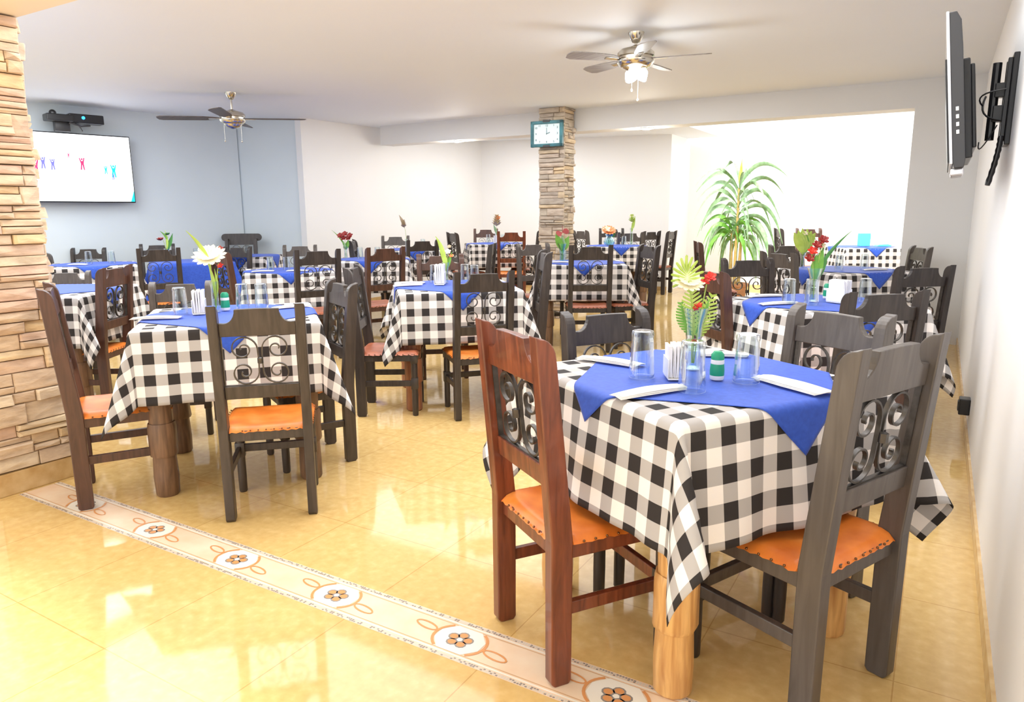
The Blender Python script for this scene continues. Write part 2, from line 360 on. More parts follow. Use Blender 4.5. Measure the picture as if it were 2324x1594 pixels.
# ------------------------------------------------------------------ chairs
def lean(z): return -.055*max(0,(z-.46))/.6
def back_poly(pts): return [(y+lean(z),z) for y,z in pts]
def chair_meshes(kind,woodm,seatm,iron):
    t=thing('dining_chair','x','chair'); legm=M['dark'] if woodm in (M['red'],M['grey']) else woodm
    HW=.19
    for s in (-1,1):
        q=MB()
        pts=[(-.033,.012),(-.022,0),(.024,0),(.033,.012),(.034,.25),(.034,.46),(.030,.75),(.026,.985)]
        pts+=[(-.018+.044*math.cos(a),.990+.055*math.sin(a)) for a in [math.pi/2*i/6 for i in range(1,7)]]
        pts+=[(-.032,1.052),(-.033,.75),(-.035,.46),(-.034,.25)]
        if kind=='round': pts=[(y_,min(z_,.985)) for y_,z_ in pts]
        q.prism(back_poly(pts),s*HW-.022,s*HW+.022,'x'); q.build('back_post',woodm,t,bevel=.004)
    # crest rail
    def X(x,z,th): return None
    q=MB(); w=HW-.022
    top=[(-w,.968),(-w+.022,.966)]+[(-w+.022+.050*math.sin(a),.966+.064*(1-math.cos(a))) for a in [math.pi/2*i/6 for i in range(1,7)]]
    top+=[(-.05,1.031),(0,1.032)]
    if kind=='round': top=[(-w,.955),(-.222,.955)]+[(-.222-.048*math.sin(a),1.003-.048*math.cos(a)) for a in [math.pi*i/8 for i in range(9)]]+[(0,1.053)]
    full=top+[(-x,z) for x,z in top[::-1][1:]]
    poly=[( x,z) for x,z in full]+[(w,.905),(-w,.905)]
    n=len(poly); oy=.0 if kind!='round' else -.052; vs=[(x,oy+.014+lean(z),z) for x,z in poly]+[(x,oy-.014+lean(z),z) for x,z in poly]
    # rail built as a strip so that it stays planar per column
    q.add(vs,[list(range(n))[::-1],list(range(n,2*n))]+[[i,(i+1)%n,n+(i+1)%n,n+i] for i in range(n)]); q.build('crest_rail',woodm,t,bevel=.003)
    q=MB(); zz0,zz1=.605,.668
    q.prism(back_poly([(-.014,zz0),(.014,zz0),(.014,zz1),(-.014,zz1)]),-w,w,'x'); q.build('lower_rail',woodm,t,bevel=.003)
    # wrought iron scrollwork
    q=MB()
    for sx in (-1,1):
        for sz in (-1,1):
            pts=[]; cx,cz=.074,.056
            for i in range(9): pts.append((.0095,0,cz*i/9.0*.0))
            pts=[(.0085,.000+.0),( .0085,.02),(.0095,.042)]
            for i in range(38):
                a=math.pi-2*math.pi*1.55*i/37; r=.0640*(1-i/37*.86); 
                pts.append((cx+r*math.cos(a),cz+r*math.sin(a)))
            P3=[(sx*a,lean(.787+sz*b_),.787+sz*b_) for a,b_ in pts]
            q.tube(P3,.0040,4,ry=.0085)
    q.tube([(0,-.012+lean(.78),.775),(0,-.012+lean(.80),.800)],.013,6)
    for sx in (-1,1):
        q.tube([(sx*.164,lean(.668),.668),(sx*.164,lean(.905),.905)],.0035,4,ry=.012)
        pass
    q.tube([(-.160,lean(.670),.670),(.160,lean(.670),.670)],.003,4,ry=.010)
    pass
    q.tube([(-.07,lean(.672),.672),(-.07,lean(.67),.675)],.004,4)
    q.build('scrollwork',iron,t,smooth=50)
    # front legs, turned with square blocks
    for s in (-1,1):
        q=MB(); c=(s*.183,.375,0)
        q.lathe([(.017,0),(.021,.008),(.022,.10),(.0215,.20)],c,14)
        q.box(c[0]-.024,c[0]+.024,c[1]-.024,c[1]+.024,.195,.275,bev=.003)
        q.lathe([(.0215,.27),(.023,.33),(.0215,.385)],c,14)
        q.box(c[0]-.024,c[0]+.024,c[1]-.024,c[1]+.024,.38,.446,bev=.003)
        q.build('front_leg',legm,t,smooth=35)
    q=MB()
    q.box(-.19,.19,.352,.397,.395,.447,bev=.003); q.box(-.17,.17,-.014,.014,.395,.447,bev=.003)
    for s in (-1,1): q.box(s*.186-.017,s*.186+.017,.03,.37,.395,.447,bev=.003)
    q.build('seat_frame',woodm,t)
    for s in (-1,1):
        q=MB(); q.box(s*.186-.011,s*.186+.011,.03,.36,.215,.255,bev=.003); q.build('side_stretcher',woodm,t)
    q=MB(); q.box(-.165,.165,.364,.386,.222,.262,bev=.003); q.build('front_stretcher',woodm,t)
    # leather seat wrapped over the frame with tacked scalloped edges
    q=MB(); n=22; X0,X1,Y0,Y1=-.212,.212,-.020,.407; vs=[];fs=[]
    rs=random.Random(5)
    for j in range(n+1):
        for i in range(n+1):
            u=i/n; v=j/n; x=X0+(X1-X0)*u; y=Y0+(Y1-Y0)*v
            e=min(u,1-u,v,1-v)
            z=.466-.012*math.sin(math.pi*u)*math.sin(math.pi*v)
            if e<.001:
                k=(i+j)%2; z=.438+.004*k+rs.uniform(-.002,.002)
            elif e<1.01/n: z=.459
            # keep clear of the back posts
            if y<.038 and abs(x)>.166: x=math.copysign(.166,x)
            vs.append((x,y,z))
    for j in range(n):
        for i in range(n): a=j*(n+1)+i; fs.append((a,a+1,a+n+2,a+n+1))
    q.add(vs,fs,0)
    for k in range(9):
        tt=(k+.5)/9
        for (x,y) in ((X0-.001,.05+.35*tt),(X1+.001,.05+.35*tt),(X0+(X1-X0)*tt,Y1+.001)):
            q.sphere((x,y,.447),.0042,1,6,4)
        if 0<k<8: q.sphere((-.16+.32*tt,Y0-.001,.449),.0042,1,6,4)
    q.build('seat',[seatm,M['tack']],t,smooth=60,fix=True)
    return t
protos={}
def proto(kind,wd,seat):
    key=(kind,wd,seat)
    if key not in protos:
        protos[key]=[chair_meshes(kind,M[wd],M[seat],M['iron']),False]
    return protos[key]
def dup(root):
    r=root.copy(); COL.objects.link(r)
    for ch in root.children:
        c=ch.copy(); COL.objects.link(c); c.parent=r
        for g_ in ch.children:
            d=g_.copy(); COL.objects.link(d); d.parent=c
    return r
GC='wooden dining chairs with iron scroll backs'
def chair(x,y,face,s,label,wd='dark',seat='leather',kind='std'):
    p=proto(kind,wd,seat)
    if not p[1]: r=p[0]; p[1]=True
    else: r=dup(p[0])
    r.location=(x,y,0); r.rotation_euler=(0,0,R(face-90)); r.scale=(1.07,1.05,s) if label.startswith('largest') else (min(s,1.03),min(s,1.03),s)
    tag(r,label,'chair',GC); return r
CH=[
(-1.04,1.84,56,1.025,'reddish brown chair with orange seat at the left side of the nearest table','red','leather'),
(-.125,2.09,156,1.03,'largest dark grey chair with orange seat, right of the nearest table','grey','leather'),
(-1.13,2.70,-35,.96,'black chair at the far left side of the nearest table, behind a tumbler','dark','leather'),
(-.33,2.83,-121,1.0,'grey-brown chair behind the nearest table, its back overlapping the next table','grey','leather'),
(-2.60,2.13,134,.97,'dark brown chair with bright orange seat, its back to us at the front left table','ebony','leather'),
(-3.63,1.83,60,1.03,'reddish brown chair with pale orange seat between the stone pillar and front left table','brown','leather'),
(-2.99,2.98,243,.98,'black chair seen edge-on at the right side of the front left table','ebony','leather'),
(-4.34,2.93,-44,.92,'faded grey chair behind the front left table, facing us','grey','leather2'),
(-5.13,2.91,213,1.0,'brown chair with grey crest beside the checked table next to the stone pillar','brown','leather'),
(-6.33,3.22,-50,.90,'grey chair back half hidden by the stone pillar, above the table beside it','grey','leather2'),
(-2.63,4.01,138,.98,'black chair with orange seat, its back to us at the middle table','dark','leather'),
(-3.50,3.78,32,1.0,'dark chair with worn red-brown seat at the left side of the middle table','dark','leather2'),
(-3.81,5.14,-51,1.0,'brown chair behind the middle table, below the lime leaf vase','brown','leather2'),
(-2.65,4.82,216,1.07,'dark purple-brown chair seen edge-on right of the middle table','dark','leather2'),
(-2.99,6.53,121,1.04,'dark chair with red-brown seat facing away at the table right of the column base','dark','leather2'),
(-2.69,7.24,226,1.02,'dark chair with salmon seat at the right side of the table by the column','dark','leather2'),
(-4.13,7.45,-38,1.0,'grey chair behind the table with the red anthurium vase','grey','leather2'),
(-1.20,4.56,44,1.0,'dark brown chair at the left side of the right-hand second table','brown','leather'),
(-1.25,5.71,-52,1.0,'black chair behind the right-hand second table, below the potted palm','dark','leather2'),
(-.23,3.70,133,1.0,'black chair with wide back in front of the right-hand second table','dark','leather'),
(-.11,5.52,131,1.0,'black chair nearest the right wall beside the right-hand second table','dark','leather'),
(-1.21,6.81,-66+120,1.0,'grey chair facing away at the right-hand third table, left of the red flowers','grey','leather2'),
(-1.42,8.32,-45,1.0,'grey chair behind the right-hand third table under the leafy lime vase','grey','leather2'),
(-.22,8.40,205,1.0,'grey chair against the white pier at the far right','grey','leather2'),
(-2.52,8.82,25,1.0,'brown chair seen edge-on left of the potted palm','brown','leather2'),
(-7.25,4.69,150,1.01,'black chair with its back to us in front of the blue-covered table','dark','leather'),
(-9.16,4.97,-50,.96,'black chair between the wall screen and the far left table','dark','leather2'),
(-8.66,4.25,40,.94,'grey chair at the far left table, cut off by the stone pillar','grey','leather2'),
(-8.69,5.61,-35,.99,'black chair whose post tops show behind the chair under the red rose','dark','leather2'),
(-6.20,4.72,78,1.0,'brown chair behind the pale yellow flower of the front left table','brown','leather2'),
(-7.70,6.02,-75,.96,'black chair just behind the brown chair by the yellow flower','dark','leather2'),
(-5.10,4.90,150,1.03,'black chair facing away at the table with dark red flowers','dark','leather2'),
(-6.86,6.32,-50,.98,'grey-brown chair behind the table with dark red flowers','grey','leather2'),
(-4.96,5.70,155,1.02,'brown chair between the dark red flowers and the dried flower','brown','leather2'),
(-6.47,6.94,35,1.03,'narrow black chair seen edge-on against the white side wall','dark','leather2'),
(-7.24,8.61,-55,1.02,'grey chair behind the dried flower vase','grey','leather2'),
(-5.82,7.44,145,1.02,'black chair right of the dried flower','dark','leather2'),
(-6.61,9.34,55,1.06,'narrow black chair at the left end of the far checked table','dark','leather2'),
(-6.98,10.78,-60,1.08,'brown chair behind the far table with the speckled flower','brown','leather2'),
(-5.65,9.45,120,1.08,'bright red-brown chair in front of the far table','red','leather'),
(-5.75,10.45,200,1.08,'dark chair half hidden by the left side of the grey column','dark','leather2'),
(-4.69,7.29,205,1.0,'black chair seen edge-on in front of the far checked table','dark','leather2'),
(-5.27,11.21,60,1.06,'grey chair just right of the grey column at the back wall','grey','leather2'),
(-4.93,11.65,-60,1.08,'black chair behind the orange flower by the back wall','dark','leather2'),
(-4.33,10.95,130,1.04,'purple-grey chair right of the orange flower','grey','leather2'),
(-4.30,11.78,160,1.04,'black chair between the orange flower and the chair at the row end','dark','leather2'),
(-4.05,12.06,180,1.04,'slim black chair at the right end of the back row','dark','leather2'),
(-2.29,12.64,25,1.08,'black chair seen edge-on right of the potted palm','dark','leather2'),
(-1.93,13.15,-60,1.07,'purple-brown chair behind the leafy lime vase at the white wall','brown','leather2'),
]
for c in CH: chair(*c)
chair(-8.62,6.85,-50,1.08,'dark armless chair with rounded crest rail in front of the blue wall','dark','leather2','round')

# ------------------------------------------------------------------ tables, cloths
TZ=.862
def table(x,y,rz,h,label,wd,s=1.0):
    t=thing('dining_table',label,'table',(x,y,0),R(rz),'square log-legged dining tables',1); t.scale=(1,1,s)
    q=MB()
    for k in range(6): q.box(-h+.004+k*2*(h-.004)/6+.001,-h+.004+(k+1)*2*(h-.004)/6-.001,-h+.004,h-.004,TZ-.045,TZ-.008,bev=.002)
    q.build('tabletop',M[wd],t)
    q=MB(); a=h-.08
    for s_ in (-1,1):
        q.box(-a,a,s_*a-.012,s_*a+.012,TZ-.13,TZ-.045); q.box(s_*a-.012,s_*a+.012,-a,a,TZ-.13,TZ-.045)
    q.build('apron',M[wd],t)
    rl=random.Random(int(x*100))
    for sx in (-1,1):
        for sy in (-1,1):
            q=MB(); c=(sx*(h-.075),sy*(h-.075),0)
            def pr(lst): return [(r*rl.uniform(.97,1.03),z) for r,z in lst]
            q.lathe(pr([(.050,0),(.057,.01),(.059,.10),(.057,.205),(.057,.215)]),c,14)
            q.lathe(pr([(.064,.212),(.068,.225),(.066,.29),(.069,.36),(.063,.385)]),c,9)
            q.lathe(pr([(.056,.38),(.059,.45),(.056,.60),(.057,.72),(.055,TZ-.05)]),c,14)
            q.build('leg',M[wd],t,smooth=40)
    return t
def drape(u,v,h,ph,off=0.0,amp=1.0):
    cu=max(-h,min(h,u)); cv=max(-h,min(h,v)); ou,ov=u-cu,v-cv; l=math.hypot(ou,ov); r=.022+off
    if l<1e-9:
        return (u,v,off+.0012*math.sin(9*u+ph)*math.sin(8*v+ph*1.7)*amp)
    dx,dy=ou/l,ov/l
    s=cv if abs(ou)>1e-9 else cu
    if l<math.pi*r/2:
        a=l/r; return (cu+dx*r*math.sin(a),cv+dy*r*math.sin(a),off-r*(1-math.cos(a)))
    lp=l-math.pi*r/2
    corner=abs(ou)>1e-9 and abs(ov)>1e-9
    wave=(.5+.5*math.sin(17*s+ph+ (2.0 if abs(ou)>1e-9 and not corner else 0)))*.5+(.5+.5*math.sin(31*s+ph*2.3))*.25
    edge=max(0.0,min(1.0,(h-abs(s))/.12)) if not corner else 0.0
    fl=.055+.13*wave*edge*amp
    if corner:
        t_=math.atan2(abs(ov),abs(ou))/(math.pi/2); pk=math.sin(math.pi*t_)
        skew=.5+.26*math.sin(ph*3)
        g_=math.exp(-((t_-skew)/.27)**2)
        fl=.055+(.50 if abs(ph-.6)<1e-6 else .33)*g_-.03*math.sin(2*math.pi*t_)**2
        fl=.055+(fl-.055)*min(1,t_/.15,(1-t_)/.15)
        # pleat narrows sideways: bend direction toward the diagonal
        a=math.atan2(dy,dx); mid=math.atan2(math.copysign(1,dy),math.copysign(1,dx)); k=.12*math.sin(math.pi*t_)**2
        a=a+(mid-a)*k; dx,dy=math.cos(a),math.sin(a)
    hor=lp*fl; ver=math.sqrt(max(lp*lp-hor*hor,0))
    return (cu+dx*(r+hor),cv+dy*(r+hor),off-r-ver)
PER=.105
def cloth(x,y,rz,h,hang,label,m,ph=0.0,n=76,rot=0,half=None,name='tablecloth',cat='tablecloth',group=None,off=0,z=TZ,uvper=PER,du=0,dv=0):
    a=half or (h+hang); q=MB(); vs=[];fs=[];uv=[]
    cr,sr=math.cos(rot),math.sin(rot)
    for j in range(n+1):
        for i in range(n+1):
            p=-a+2*a*i/n; w=-a+2*a*j/n; u_,v_=p*cr-w*sr+du,p*sr+w*cr+dv
            vs.append(drape(u_,v_,h,ph,off)); uv.append((p/uvper+.25,w/uvper+.25))
    for j in range(n):
        for i in range(n): b_=j*(n+1)+i; fs.append((b_,b_+1,b_+n+2,b_+n+1))
    q.add(vs,fs); o=q.build(name,m,smooth=180,fix=False)
    me=o.data; ul=me.uv_layers.new(name='UVMap')
    for lp in me.loops: ul.data[lp.index].uv=uv[lp.vertex_index]
    md=o.modifiers.new('s','SOLIDIFY'); md.thickness=.0015; md.offset=1
    o.location=(x,y,z); o.rotation_euler=(0,0,R(rz)); tag(o,label,cat,group); return o
T={}
H1=.41
TABS=[ # key,x,y,rot,half,wood,where,ph,detail,zscale
('T1',-.675,2.335,58,.41,'pine','nearest table, front right',.6,110,1.0),
('T2',-3.33,2.55,50,.43,'logbrown','front left table by the stone pillar',2.1,90,1.0),
('T3',-3.16,4.44,42,.43,'redlog','middle table',3.3,80,1.0),
('T4',-3.38,7.17,28,.45,'logbrown','table right of the column base',1.3,56,1.0),
('T5',-.61,4.63,44,.41,'logbrown','second table by the right wall',4.4,70,1.0),
('T6',-.75,7.40,45,.42,'logbrown','third table by the right wall',5.1,56,1.0),
('T7',-1.01,11.86,31,.43,'logbrown','farthest right table at the white wall',.2,46,1.02),
('T8',-6.09,5.44,50,.45,'logbrown','checked table behind the front left one',2.7,56,.93),
('T9',-8.22,4.52,60,.42,'logbrown','far left table near the screen',3.9,46,1.0),
('T9b',-7.74,5.42,60,.42,'logbrown','table under the red rose',1.1,46,1.0),
('T10',-5.66,2.78,33,.42,'logbrown','table beside the stone pillar',5.7,56,1.0),
('T12',-5.93,6.62,38,.42,'logbrown','table with the dark red flowers',.9,46,1.0),
('T14',-8.00,6.45,31,.36,'logbrown','small table before the rounded chair',1.9,40,1.0),
('T15',-6.57,8.18,45,.42,'logbrown','table with the dried flower',2.9,40,1.04),
('T11',-6.29,10.01,40,.45,'logbrown','far table by the brown chairs',4.9,46,1.06),
('T13',-4.30,10.37,31,.43,'logbrown','far table with the orange flower',3.1,40,1.04),
]
for k,x,y,rz,h,wd,where,ph,n,zs in TABS:
    T[k]=(x,y,rz,h,TZ*zs,where)
    table(x,y,rz,h,'wooden table on thick log legs, the '+where,wd,zs)
    if k=='T9b':
        cloth(x,y,rz,h,.36,'plain royal blue cloth hanging to the seats on the '+where,M['blue'],ph,n,z=TZ*zs)
        continue
    cloth(x,y,rz,h,.375,'black and white checked cloth on the '+where,M['gingham'],ph,n,z=TZ*zs,group='checked tablecloths')
    dz=45-(1 if k=='T1' else 0)
    cloth(x,y,rz,h,0,'royal blue topper laid cornerwise on the '+where,M['blue'],ph,max(30,n-30),rot=R(dz),half=.395 if h<.42 else .41,name='table_topper',cat='table topper',group='blue table toppers',off=.004,z=TZ*zs,du=(.032 if k=='T1' else 0),dv=(-.020 if k=='T1' else 0))

# ------------------------------------------------------------------ table ware
def tumbler_proto():
    q=MB(); n=24
    prof=[(.038,0,1),(.0385,.004,1),(.037,.03,0),(.0345,.075,0),(.0325,.118,0),(.0335,.128,1),(.031,.137,1),(.026,.139,1)]
    vs=[];fs=[]
    for r,z,sm in prof:
        for k in range(n):
            a=2*math.pi*k/n; rr_=r*(1 if sm else (1-.035*(k%2))); vs.append((rr_*math.cos(a),rr_*math.sin(a),z))
    inner=[(.024,.127),(.029,.115),(.031,.075),(.0335,.03),(.0355,.004),(.036,0)]
    for r,z in inner:
        for k in range(n): a=2*math.pi*k/n; vs.append((r*math.cos(a),r*math.sin(a),z))
    tot=len(prof)+len(inner)
    for i in range(tot-1):
        for k in range(n): k2=(k+1)%n; fs.append((i*n+k,i*n+k2,(i+1)*n+k2,(i+1)*n+k))
    fs.append([(len(prof)-1)*n+k for k in range(n)])
    i=tot-1
    for k in range(n): k2=(k+1)%n; fs.append((i*n+k,i*n+k2,k2,k))
    q.add(vs,fs); return q.build('tumbler',M['glass'],smooth=50,fix=False)
tumb=None
def tumbler(x,y,z,label,s=1):
    global tumb
    if tumb is None: tumb=tumbler_proto(); o=tumb
    else: o=tumb.copy(); COL.objects.link(o)
    o.location=(x,y,z); o.scale=(s,s,s); tag(o,label,'drinking glass','upside-down tumblers')
def napkin(x,y,z,rz,label,L_=.20,W_=.075,tilt=.006,fan=0):
    q=MB(); n=8
    for lay in range(3):
        zz=lay*.0022; vs=[];fs=[]
        for i in range(n+1):
            t_=i/n; xx=-L_/2+L_*t_+lay*.004; bow=tilt*math.sin(math.pi*t_)*(.4+.3*lay)
            w=W_/2*(1-.10*lay)*(1-.25*abs(t_-.5)); sk=.025*t_
            for k,yy in enumerate((-w,0,w)): vs.append((xx,yy+sk,zz+bow+(.004 if k==1 else 0)+.001))
        for i in range(n):
            for k in range(2): a=i*3+k; fs.append((a,a+3,a+4,a+1))
        q.add(vs,fs)
    o=q.build('paper_napkin',M['paper'],smooth=40,solid=.0008,fix=False); o.location=(x,y,z); o.rotation_euler=(0,0,R(rz)); tag(o,label,'napkin','folded white paper napkins'); return o
def holder(x,y,z,rz,label,s=1):
    t=thing('napkin_holder',label,'napkin holder',(x,y,z),R(rz),'napkin holders',s)
    q=MB(); q.box(-.055,.055,-.030,.030,0,.006,bev=.002)
    for k in (-1,1): q.box(-.055,.055,k*.030-.002,k*.030+.002,.006,.075,bev=.001)
    q.build('stand',M['white_plastic'],t)
    q=MB(); rs=random.Random(2)
    for i in range(9):
        y0=-.026+i*.0058; top=.118+rs.uniform(-.006,.006); q.prism([(y0,.008),(y0+.0045,.008),(y0+.0045+rs.uniform(-.004,.006),top),(y0+rs.uniform(-.004,.004),top)],-.052+rs.uniform(0,.006),.052-rs.uniform(0,.006),'x')
    q.build('napkins',M['paper'],t)
    return t
def shaker(x,y,z,label,s=1):
    t=thing('condiment_shaker',label,'shaker',(x,y,z),0,'green and white shakers',s)
    q=MB(); q.lathe([(.0,.0),(.021,.0),(.023,.004),(.023,.014)],n=18,cap=False); q.build('base',M['white_plastic'],t,smooth=40)
    q=MB(); q.lathe([(.023,.014),(.0235,.03),(.0215,.052)],n=18,cap=False); q.build('body',M['green_plastic'],t,smooth=40)
    q=MB(); q.lathe([(.0215,.052),(.022,.056),(.021,.066)],n=18,cap=False); q.build('neck_band',M['white_plastic'],t,smooth=40)
    q=MB(); q.lathe([(.021,.066),(.0205,.082),(.013,.092),(.0,.093)],n=18,cap=False); q.build('cap',M['green_plastic'],t,smooth=40)
    return t
def vase(x,y,z,label,h=.2,r=.03,m='glass',shape='flare'):
    if shape=='flare': prof=[(.6,0),(.66,.02),(.62,.15),(.60,.45),(.72,.72),(1.15,1.0)]
    elif shape=='tube': prof=[(.9,0),(.92,.03),(.75,.3),(.75,.8),(.95,1.0)]
    else: prof=[(.7,0),(1.3,.12),(1.5,.35),(1.2,.6),(.8,.8),(1.1,1.0)]
    t=thing('flower_vase',label,'vase',(x,y,z),0,'glass flower vases')
    q=MB(); pts=[(r*a,h*b_) for a,b_ in prof]; inn=[(max(a-.0022,.001),b_+(.006 if i==0 else 0)) for i,(a,b_) in enumerate(pts)][::-1]
    q.lathe([(.0005,0)]+pts+inn+[(.0005,.006)],n=20,cap=False); q.build('glass_body',M[m],t,smooth=50)
    q=MB(); q.lathe([(r*.5,.007),(r*.53,h*.15),(r*.52,h*.42)],n=16); q.build('water',M['water'],t,smooth=50)
    return t
def bez(p0,p1,p2,n=8): return [tuple((1-t)**2*a+2*t*(1-t)*b_+t*t*c for a,b_,c in zip(p0,p1,p2)) for t in [i/n for i in range(n+1)]]
def leafblade(q,p0,p1,p2,w,mi=0,n=10,fold=.25,tw=0):
    pts=[Vector(p) for p in bez(p0,p1,p2,n)]; vs=[];fs=[]
    for i,p in enumerate(pts):
        t_=i/n; tan=(pts[min(i+1,n)]-pts[max(i-1,0)]).normalized()
        side=tan.cross(Vector((math.sin(tw),math.cos(tw),.35))).normalized(); nn=side.cross(tan).normalized()
        ww=w*math.sin(math.pi*min(.97,max(.06,t_**.8)))*.5
        vs+=[p-side*ww+nn*ww*fold,p,p+side*ww+nn*ww*fold]
    for i in range(n):
        a=i*3; fs+=[(a,a+1,a+4,a+3),(a+1,a+2,a+5,a+4)]
    q.add(vs,fs,mi)
def frond(q,p0,p1,p2,w,mi=0,n=12,k=.9):
    """pinnate leaf: separate finger leaflets along a rib"""
    pts=[Vector(p) for p in bez(p0,p1,p2,n)]
    q.tube(pts,.0016,4,mi)
    for i in range(1,n+1):
        t_=i/n; tan=(pts[min(i+1,n)]-pts[max(i-1,0)]).normalized(); side=tan.cross(Vector((-.51,.86,.2))).normalized()
        side=tan.cross(Vector((.5,-.85,.1))).normalized()
        ln=w*math.sin(math.pi*min(.93,max(.12,t_)))**.6
        for s_ in (-1,1):
            d=(side*s_+tan*.7).normalized(); a=pts[i]; b_=a+d*ln; wv=tan*(.0075)*k
            q.add([a-wv,a+wv,b_+wv*.6+Vector((0,0,-.1*ln)),b_-wv*.5+Vector((0,0,-.1*ln))],[(0,1,2,3)],mi)
def fanleaf(q,p0,p1,p2,w,mi=0):
    """split round leaf: broad fingers spreading from the rib, facing the room"""
    c=Vector(p0); ax=(Vector(p2)-c); ln=ax.length; ax.normalize(); sd=Vector((.858,.513,0)); sd=(sd-ax*sd.dot(ax)).normalized(); nn=ax.cross(sd)
    for i in range(13):
        a=-1.9+3.8*i/12; d=ax*math.cos(a)+sd*math.sin(a); e=ax*-math.sin(a)+sd*math.cos(a); l=w*(1.0-.12*abs(a)/1.9)
        st=c+ax*(ln*.25*(1-abs(a)/2.2)); q.add([st,st+d*l*.5+e*l*.085+nn*.004,st+d*l*.93+e*l*.07-nn*.006,st+d*l-nn*.008,st+d*l*.93-e*l*.07-nn*.006,st+d*l*.5-e*l*.085+nn*.004],[(0,1,2,3),(0,3,4,5)],mi)
def petals(q,c,r,n,mi,nrm=(0,0,1),cup=.25,w=.45,layers=1):
    nrm=Vector(nrm).normalized(); u=nrm.orthogonal().normalized(); v=nrm.cross(u); c=Vector(c)
    for L2 in range(layers):
        rr_=r*(1-.28*L2)
        for k in range(n):
            a=2*math.pi*(k+.5*L2)/n; d=u*math.cos(a)+v*math.sin(a); e=nrm.cross(d); cu=cup+.35*L2
            p=[c,c+d*rr_*.45+e*rr_*w*.5+nrm*rr_*cu*.35,c+d*rr_*.85+e*rr_*w*.42+nrm*rr_*cu*.8,c+d*rr_+nrm*rr_*cu,c+d*rr_*.85-e*rr_*w*.42+nrm*rr_*cu*.8,c+d*rr_*.45-e*rr_*w*.5+nrm*rr_*cu*.35]
            q.add(p,[(0,1,2,3),(0,3,4,5)],mi)
def bouquet(x,y,z,label,stems,leaves,blooms):
    """stems: list of paths; leaves: (kind,p0,p1,p2,w,mat); blooms: (kind,center,r,mat)"""
    t=thing('flower_bouquet',label,'flowers',(x,y,z),0,'cut flowers in the table vases')
    for pth in stems:
        q=MB(); q.tube(bez(*pth),.0024,5); q.build('stem',M['stem'],t,smooth=60)
    for kd,p0,p1,p2,w,m in leaves:
        q=MB(); {'frond':frond,'leaf':leafblade,'fan':fanleaf}[kd](q,p0,p1,p2,w); q.build('leaf',M[m],t,fix=False)
    for kd,c,r,m in blooms:
        q=MB()
        if kd=='daisy': petals(q,c,r,14,0,(.34,-.46,.82),.16,.34,2)
        elif kd=='cup': petals(q,c,r,6,0,(.1,-.2,1),.7,.8,3)
        elif kd=='small': petals(q,c,r,5,0,(.3,-.6,.6),.3,.7,2); q.sphere(c,r*.25,0,6,4)
        elif kd=='cone':
            for i in range(5): petals(q,(c[0],c[1],c[2]+(i-2)*r*.45),r*(1-.12*i),6,0,(0,0,1),.8,.7,1)
        elif kd=='anthurium': petals(q,c,r,2,0,(.3,-.5,.5),.1,1.1,1); q.tube([c,(c[0],c[1],c[2]+r)],.003,5)
        q.build('bloom',M[m],t,fix=False)
    return t
# rt axis for spreading things sideways as seen from the door
def dxy(a,b_=0): return (a*.858-b_*.513, a*.513+b_*.858)   # a: to the right, b: away
def pt(a,z,b_=0): X,Y=dxy(a,b_); return (X,Y,z)
ZT=TZ+.010
# --- nearest table
tumbler(-.81,2.19,ZT,'clear upside-down tumbler, leftmost on the nearest table',1.12)
tumbler(-.61,2.085,ZT,'clear upside-down tumbler in front of the vase on the nearest table',1.12)
tumbler(-.495,2.285,ZT,'clear upside-down tumbler, rightmost on the nearest table',1.12)
holder(-.715,2.235,ZT,118,'white napkin holder left of the vase on the nearest table',.9)
shaker(-.585,2.275,ZT,'green and white shaker right of the vase on the nearest table',1.0)
napkin(-1.0,2.345,ZT,-15,'folded napkin at the left chair of the nearest table',.25)
napkin(-.705,1.99,ZT,54,'folded napkin in front of the tumblers on the nearest table',.25)
napkin(-.365,2.295,ZT,-40,'folded napkin at the right edge of the nearest table',.26,.10,.003)
napkin(-.67,2.66,ZT,15,'folded napkin behind the vase on the nearest table',.18,.07)
vase(-.70,2.39,ZT,'clear flared glass vase on the nearest table',.215,.042)
bq=bouquet(-.70,2.39,ZT+.02,'palm leaf, cream bloom and red flowers in the nearest vase',
 [((0,0,0),pt(.005,.15),pt(-.03,.33)),((.004,0,0),pt(.02,.18),pt(.045,.34)),((-.004,0,0),pt(-.01,.12),pt(.005,.24))],
 [('fan',pt(-.035,.33),pt(-.05,.40),pt(-.045,.45),.075,'lime'),('frond',pt(0,.10),pt(-.01,.2),pt(-.015,.30),.055,'lime'),('frond',pt(.01,.10),pt(.035,.16),pt(.065,.27),.05,'lime'),
  ('leaf',pt(.005,.12),pt(.03,.2),pt(.055,.26),.035,'leaf'),('frond',pt(-.005,.11),pt(-.035,.16),pt(-.055,.24),.04,'leaf')],
 [('daisy',pt(-.03,.325),.066,'yellowf'),('small',pt(.056,.345),.025,'redf'),('small',pt(.036,.328),.020,'redf'),('small',pt(.012,.235),.018,'redf'),('small',pt(.002,.222),.014,'redf')])
bq.scale=(.86,.86,.86)
